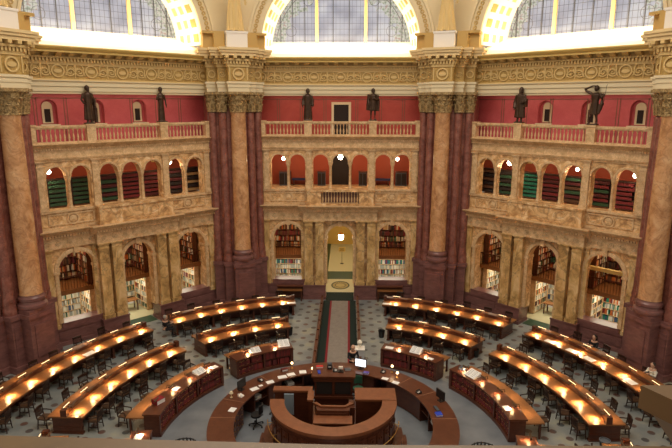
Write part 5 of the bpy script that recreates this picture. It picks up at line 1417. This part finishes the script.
for a, r, lb in ((-64.2, 13.85, 'left wall outer-ring desk beside its fourth lamp'), (54.6, 13.9, 'right wall outer-ring desk after its first lamp'), (60.0, 13.9, 'right wall outer-ring desk beside its third lamp'), (64.2, 13.9, 'right wall outer-ring desk before its fourth lamp'), (74.2, 13.95, 'right wall outer-ring desk near its fifth lamp')):
    paper(pol(r, a, 0.802), R(-a), 0.6, 0.38, 'spread pale papers on the ' + lb)

# ================================================================== OTHER FURNITURE
def office_chair(p, rz, label, mt):
    o = empty('office_chair', p, rz); tag(o, label, 'chair')
    m = MB(); m.prism([(0.24 * math.cos(t), 0.23 * math.sin(t)) for t in [i * PI / 8 for i in range(16)]], 0.46, 0.54); m.build('seat', mt, o)
    m = MB(); m.sector([(0.24, 0.64), (0.24, 1.0), (0.29, 1.0), (0.29, 0.64)], -42, 42, 8); m.tube([(0, 0.1, 0.48), (0, 0.3, 0.55), (0, 0.29, 0.75)], 0.02, 6); m.build('backrest', mt, o)
    m = MB(); m.lathe([(0.03, 0.1), (0.025, 0.46)], 8); m.build('gas_lift', M_BLACK, o)
    for k in range(5):
        t = 2 * PI * k / 5; m = MB(); m.tube([(0, 0, 0.12), (0.3 * math.cos(t), 0.3 * math.sin(t), 0.08)], 0.022, 6); m.lathe([(0.03, 0), (0.035, 0.03), (0.03, 0.06)], 8, (0.3 * math.cos(t), 0.3 * math.sin(t), 0)); m.build('base_leg', M_BLACK, o)
office_chair(pol(3.42, -71), R(75) + PI, 'black swivel office chair inside the left arm of the ring counter', M_BLACK)
office_chair(pol(3.55, 17), R(0), 'dark green swivel chair to the right of the tower cabinet', mat('green_upholstery', (0.02, 0.09, 0.05), 0.8))
office_chair(pol(3.3, -50), R(30) + PI, 'black swivel chair behind the left end of the central desk', M_CLOTH_G)

o = empty('display_stand', (1.17, 6.75, 0)); tag(o, 'white pedestal stand topped by a small lit glass case, right of the carpet end', 'stand')
m = MB(); m.box(-0.23, 0.23, -0.23, 0.23, 0, 0.9); m.build('pedestal', mat('white_laminate', (0.55, 0.56, 0.58), 0.5), o)
m = MB(); m.box(-0.26, 0.26, -0.26, 0.26, 0.9, 0.94); m.build('top', M_WHITE, o)
m = MB(); m.lathe([(0.08, 0.94), (0.1, 1.0), (0.03, 1.05), (0.11, 1.15), (0.13, 1.25), (0.06, 1.36)], 12); m.build('glass_case', M_BRIGHT, o, True)
def bin_(p, label, liner=False):
    o = empty('waste_bin', p); tag(o, label, 'bin')
    m = MB(); m.lathe([(0.15, 0), (0.19, 0.4), (0.205, 0.41), (0.205, 0.38), (0.17, 0.36), (0.14, 0.03)], 16); m.build('bucket', M_BLACK, o, True)
    if liner: m = MB(); m.lathe([(0.208, 0.37), (0.212, 0.415), (0.185, 0.42), (0.15, 0.2), (0.02, 0.1)], 16); m.build('liner', M_CLOTH_G, o, True)
bin_(pol(10.55, 91.0), 'black waste bin with white liner near the end of the right middle-ring desk', True)
bin_((2.5, 10.25, 0), 'small black waste bin right of the carpet beside the middle-ring desk'); bin_((-2.82, 10.45, 0), 'small black waste bin left of the carpet beside the middle-ring desk')
bin_((7.36, 7.86, 0), 'black waste bin in the gap between two middle-ring desks on the right')
# round iron floor ornaments
for s, nm in ((-1, 'left'), (1, 'right')):
    o = empty('iron_railing', pol(5.85, s * 96.3)); tag(o, 'round dark wrought iron scalloped railing on the floor, bottom %s' % nm, 'railing')
    m = MB()
    for z in (0.03, 0.16): m.tube([(0.56 * math.cos(t), 0.56 * math.sin(t), z) for t in [i * PI / 16 for i in range(33)]], 0.022, 6)
    m.build('hoop', M_BLACK, o)
    m = MB()
    for k in range(24):
        t = 2 * PI * k / 24; m.tube([(0.56 * math.cos(t), 0.56 * math.sin(t), 0), (0.56 * math.cos(t), 0.56 * math.sin(t), 0.2)], 0.014, 5)
        t2 = t + PI / 24; m.ring([(0.05, -0.01), (0.05, 0.01), (0.072, 0.01), (0.072, -0.01)], 0, 2 * PI, 8, (0, 0.1), 0, Matrix.Translation((0.56 * math.cos(t2), 0.56 * math.sin(t2), 0)) @ Matrix.Rotation(t2 + PI / 2, 4, 'Z'))
    m.build('scrollwork', M_BLACK, o)
# dark cabinets below the windows beside the entrance
for s, nm in ((-1, 'left'), (1, 'right')):
    o = empty('reading_bench', (s * 3.4, A - 0.62, 0)); tag(o, 'dark wooden desk standing against the plinth %s of the entrance' % nm, 'desk')
    m = MB(); m.box(-0.85, 0.85, -0.28, 0.28, 0.72, 0.78); m.build('top', M_TOP, o)
    m = MB(); m.box(-0.85, 0.85, 0.2, 0.28, 0.1, 0.95); m.build('back_panel', M_WOOD, o)
    for x in (-0.8, 0.8): m = MB(); m.box(x - 0.04, x + 0.04, -0.26, 0.26, 0, 0.72); m.build('leg', M_WOOD, o)
    m = MB(); m.box(-0.9, 0.9, -0.05, 0.28, 0.95, 1.0); m.build('shelf', M_CTOP, o)
# tables in the alcoves behind the side entrances
for side, s in (('left', 1), ('right', -1)):
    o = empty('library_table', wpt(side, s * 0.3, 2.6, 0), WR[side]); tag(o, 'small wooden table on the pale floor inside the middle arch of the %s' % SIDEWORD[side], 'table')
    m = MB(); m.box(-0.5, 0.5, -0.3, 0.3, 0.7, 0.75); m.build('tabletop', M_TOP, o)
    for x in (-0.44, 0.44):
        for y in (-0.25, 0.25): m = MB(); m.box(x - 0.03, x + 0.03, y - 0.03, y + 0.03, 0, 0.7); m.build('leg', M_WOOD, o)
for side in ('left', 'right'):
    m = MB(); m.box(-1.5, 1.5, 0.95, 3.8, 0.012, 0.02); o = m.build('alcove_floor', M_CREAM, walls[side])
    m = MB(); m.box(-0.9, 0.9, -0.1, 0.9, 0.012, 0.025); o = m.build('door_mat', M_GREENM); o.location = walls[side].location; o.rotation_euler = walls[side].rotation_euler
    tag(o, 'dark green mat on the threshold of the middle arch in the %s' % SIDEWORD[side], 'mat')

# ================================================================== PEOPLE
def person(p, rz, label, top, hair, seated=True, bald=False, longhair=False, arms='desk'):
    o = empty('person', p, rz); tag(o, label, 'person')
    hip = 0.50 if seated else 0.92; sh = hip + 0.50; 
    b = MB(); b.tube([(0, 0, hip), (0, 0, hip + 0.25), (0, -0.03, sh)], 0.14, 10, rs=[0.155, 0.13, 0.16]); b.tube([(0, -0.03, sh - 0.02), (0, -0.05, sh + 0.10)], 0.055, 8)
    head_mesh(b, 0, -0.06, sh + 0.20, 1.05)
    t = MB(); t.tube([(0, 0, hip - 0.03), (0, 0, hip + 0.25), (0, -0.03, sh - 0.06), (0, -0.03, sh + 0.02)], 0.16, 12, rs=[0.175, 0.15, 0.175, 0.10])
    tr = MB()
    for s in (-1, 1):
        if seated: leg = [(s * 0.09, 0, hip), (s * 0.12, -0.42, hip), (s * 0.12, -0.40, 0.08)]
        else: leg = [(s * 0.09, 0, hip), (s * 0.10, -0.01, hip * 0.52), (s * 0.10, 0.02, 0.08)]
        b.tube(leg, 0.06, 8, rs=[0.085, 0.06, 0.04]); b.tube([Vector(leg[2]) + Vector((0, 0.04, -0.03)), Vector(leg[2]) + Vector((0, -0.18, -0.04))], 0.04, 8)
        tr.tube(leg, 0.075, 8, rs=[0.105, 0.078, 0.06])
        if arms == 'desk': arm = [(s * 0.19, -0.02, sh - 0.04), (s * 0.25, -0.12, sh - 0.26), (s * 0.10, -0.36, 0.86 if seated else hip + 0.15)]
        else: arm = [(s * 0.19, -0.02, sh - 0.04), (s * 0.25, 0.0, sh - 0.30), (s * 0.22, -0.12, sh - 0.52)]
        b.tube(arm, 0.045, 8, rs=[0.055, 0.042, 0.03]); t.tube([arm[0], arm[1], Vector(arm[1]).lerp(Vector(arm[2]), 0.8)], 0.06, 8, rs=[0.075, 0.058, 0.046])
        hand_mesh(b, arm[2], (-s * 0.2, -1, 0) if arms == 'desk' else (0, -0.2, -1), 1.0, 0.5, s)
    bo = b.build('body', M_SKIN, o, True); remesh(bo, 0.014)
    to = t.build('shirt', top, o, True); remesh(to, 0.02); tro = tr.build('trousers', M_CLOTH_K, o, True); remesh(tro, 0.02)
    h = MB()
    if not bald: h.lathe([(0.10, -0.04), (0.112, 0.02), (0.10, 0.10), (0.03, 0.155)], 14, (0, -0.035, sh + 0.20))
    else: h.lathe([(0.102, -0.05), (0.106, 0.0), (0.10, 0.03)], 14, (0, -0.03, sh + 0.18))
    if longhair: h.tube([(0, 0.03, sh + 0.26), (0, 0.07, sh + 0.05), (0, 0.08, sh - 0.12)], 0.1, 8, rs=[0.09, 0.11, 0.07])
    ho = h.build('hair', hair, o, True); remesh(ho, 0.014)
    sh_ = MB()
    for s in (-1, 1):
        q = Vector((s * 0.12, -0.40, 0.0)) if seated else Vector((s * 0.10, 0.02, 0.0)); sh_.box(q.x - 0.045, q.x + 0.045, q.y - 0.2, q.y + 0.07, 0, 0.08)
    sh_.build('shoes', M_BLACK, o)
person(pol(14.0, -45.0), R(45) + 1.2, 'grey-haired person in black sitting at the end of the outer-ring desk, left', M_CLOTH_K, M_HAIRG, True)
person(pol(15.62, 60.0), R(-60), 'dark-haired person in black bending over papers at the outer-ring desk on the right', M_CLOTH_K, M_HAIR, True, longhair=True)
person(pol(15.62, 72.6), R(-72), 'person in a pale cream top reading at the right end of the outer-ring desk', M_CLOTH_W, M_HAIR, True)
person(pol(15.62, -81.4), R(81), 'person in a pale top reading at the far left outer-ring desk', M_CLOTH_W, M_HAIR, True)
person((0.80, 5.35, 0), R(15), 'balding person in dark clothes standing behind the lit monitor', M_CLOTH_K, M_HAIRG, False, bald=True)

# ================================================================== FOREGROUND LEDGE OF THE VISITORS' GALLERY
o = empty('gallery_ledge', (0.4, -18.6, 11.98)); tag(o, 'blurred amber marble ledge running along the bottom of the picture', 'ledge')
m = MB(); m.prism([(-4.4, -0.7), (-4.4, 0.45), (-0.94, 0.404), (0.086, 0.382), (0.99, 0.398), (4.6, 0.40), (4.6, -0.7)], 0.0, 0.22); m.build('coping', M_LEDGE, o)
m = MB(); m.box(-4.0, 4.6, -0.4, 0.3, -1.0, 0.0); m.build('parapet', M_TAN, o)
o = empty('ledge_block', (1.475, -18.02, 12.2)); tag(o, 'amber marble pedestal block standing on the ledge at the lower right corner', 'pedestal')
m = MB(); m.prism([(0, 0), (0.9, 0.03), (0.9, -0.5), (0.28, -0.5)], 0.02, 0.10); m.build('cap', M_LEDGE, o)
m = MB(); m.add([(0.03, -0.02, 0.02), (0.88, 0.0, 0.02), (0.88, -0.45, 0.02), (0.28, -0.45, 0.02), (0.28, 0.08, -0.3), (0.88, 0.08, -0.3), (0.88, -0.45, -0.3), (0.45, -0.45, -0.3)], [(0, 1, 2, 3), (4, 7, 6, 5), (0, 4, 5, 1), (1, 5, 6, 2), (2, 6, 7, 3), (3, 7, 4, 0)]); m.build('shaft', M_LEDGE, o)
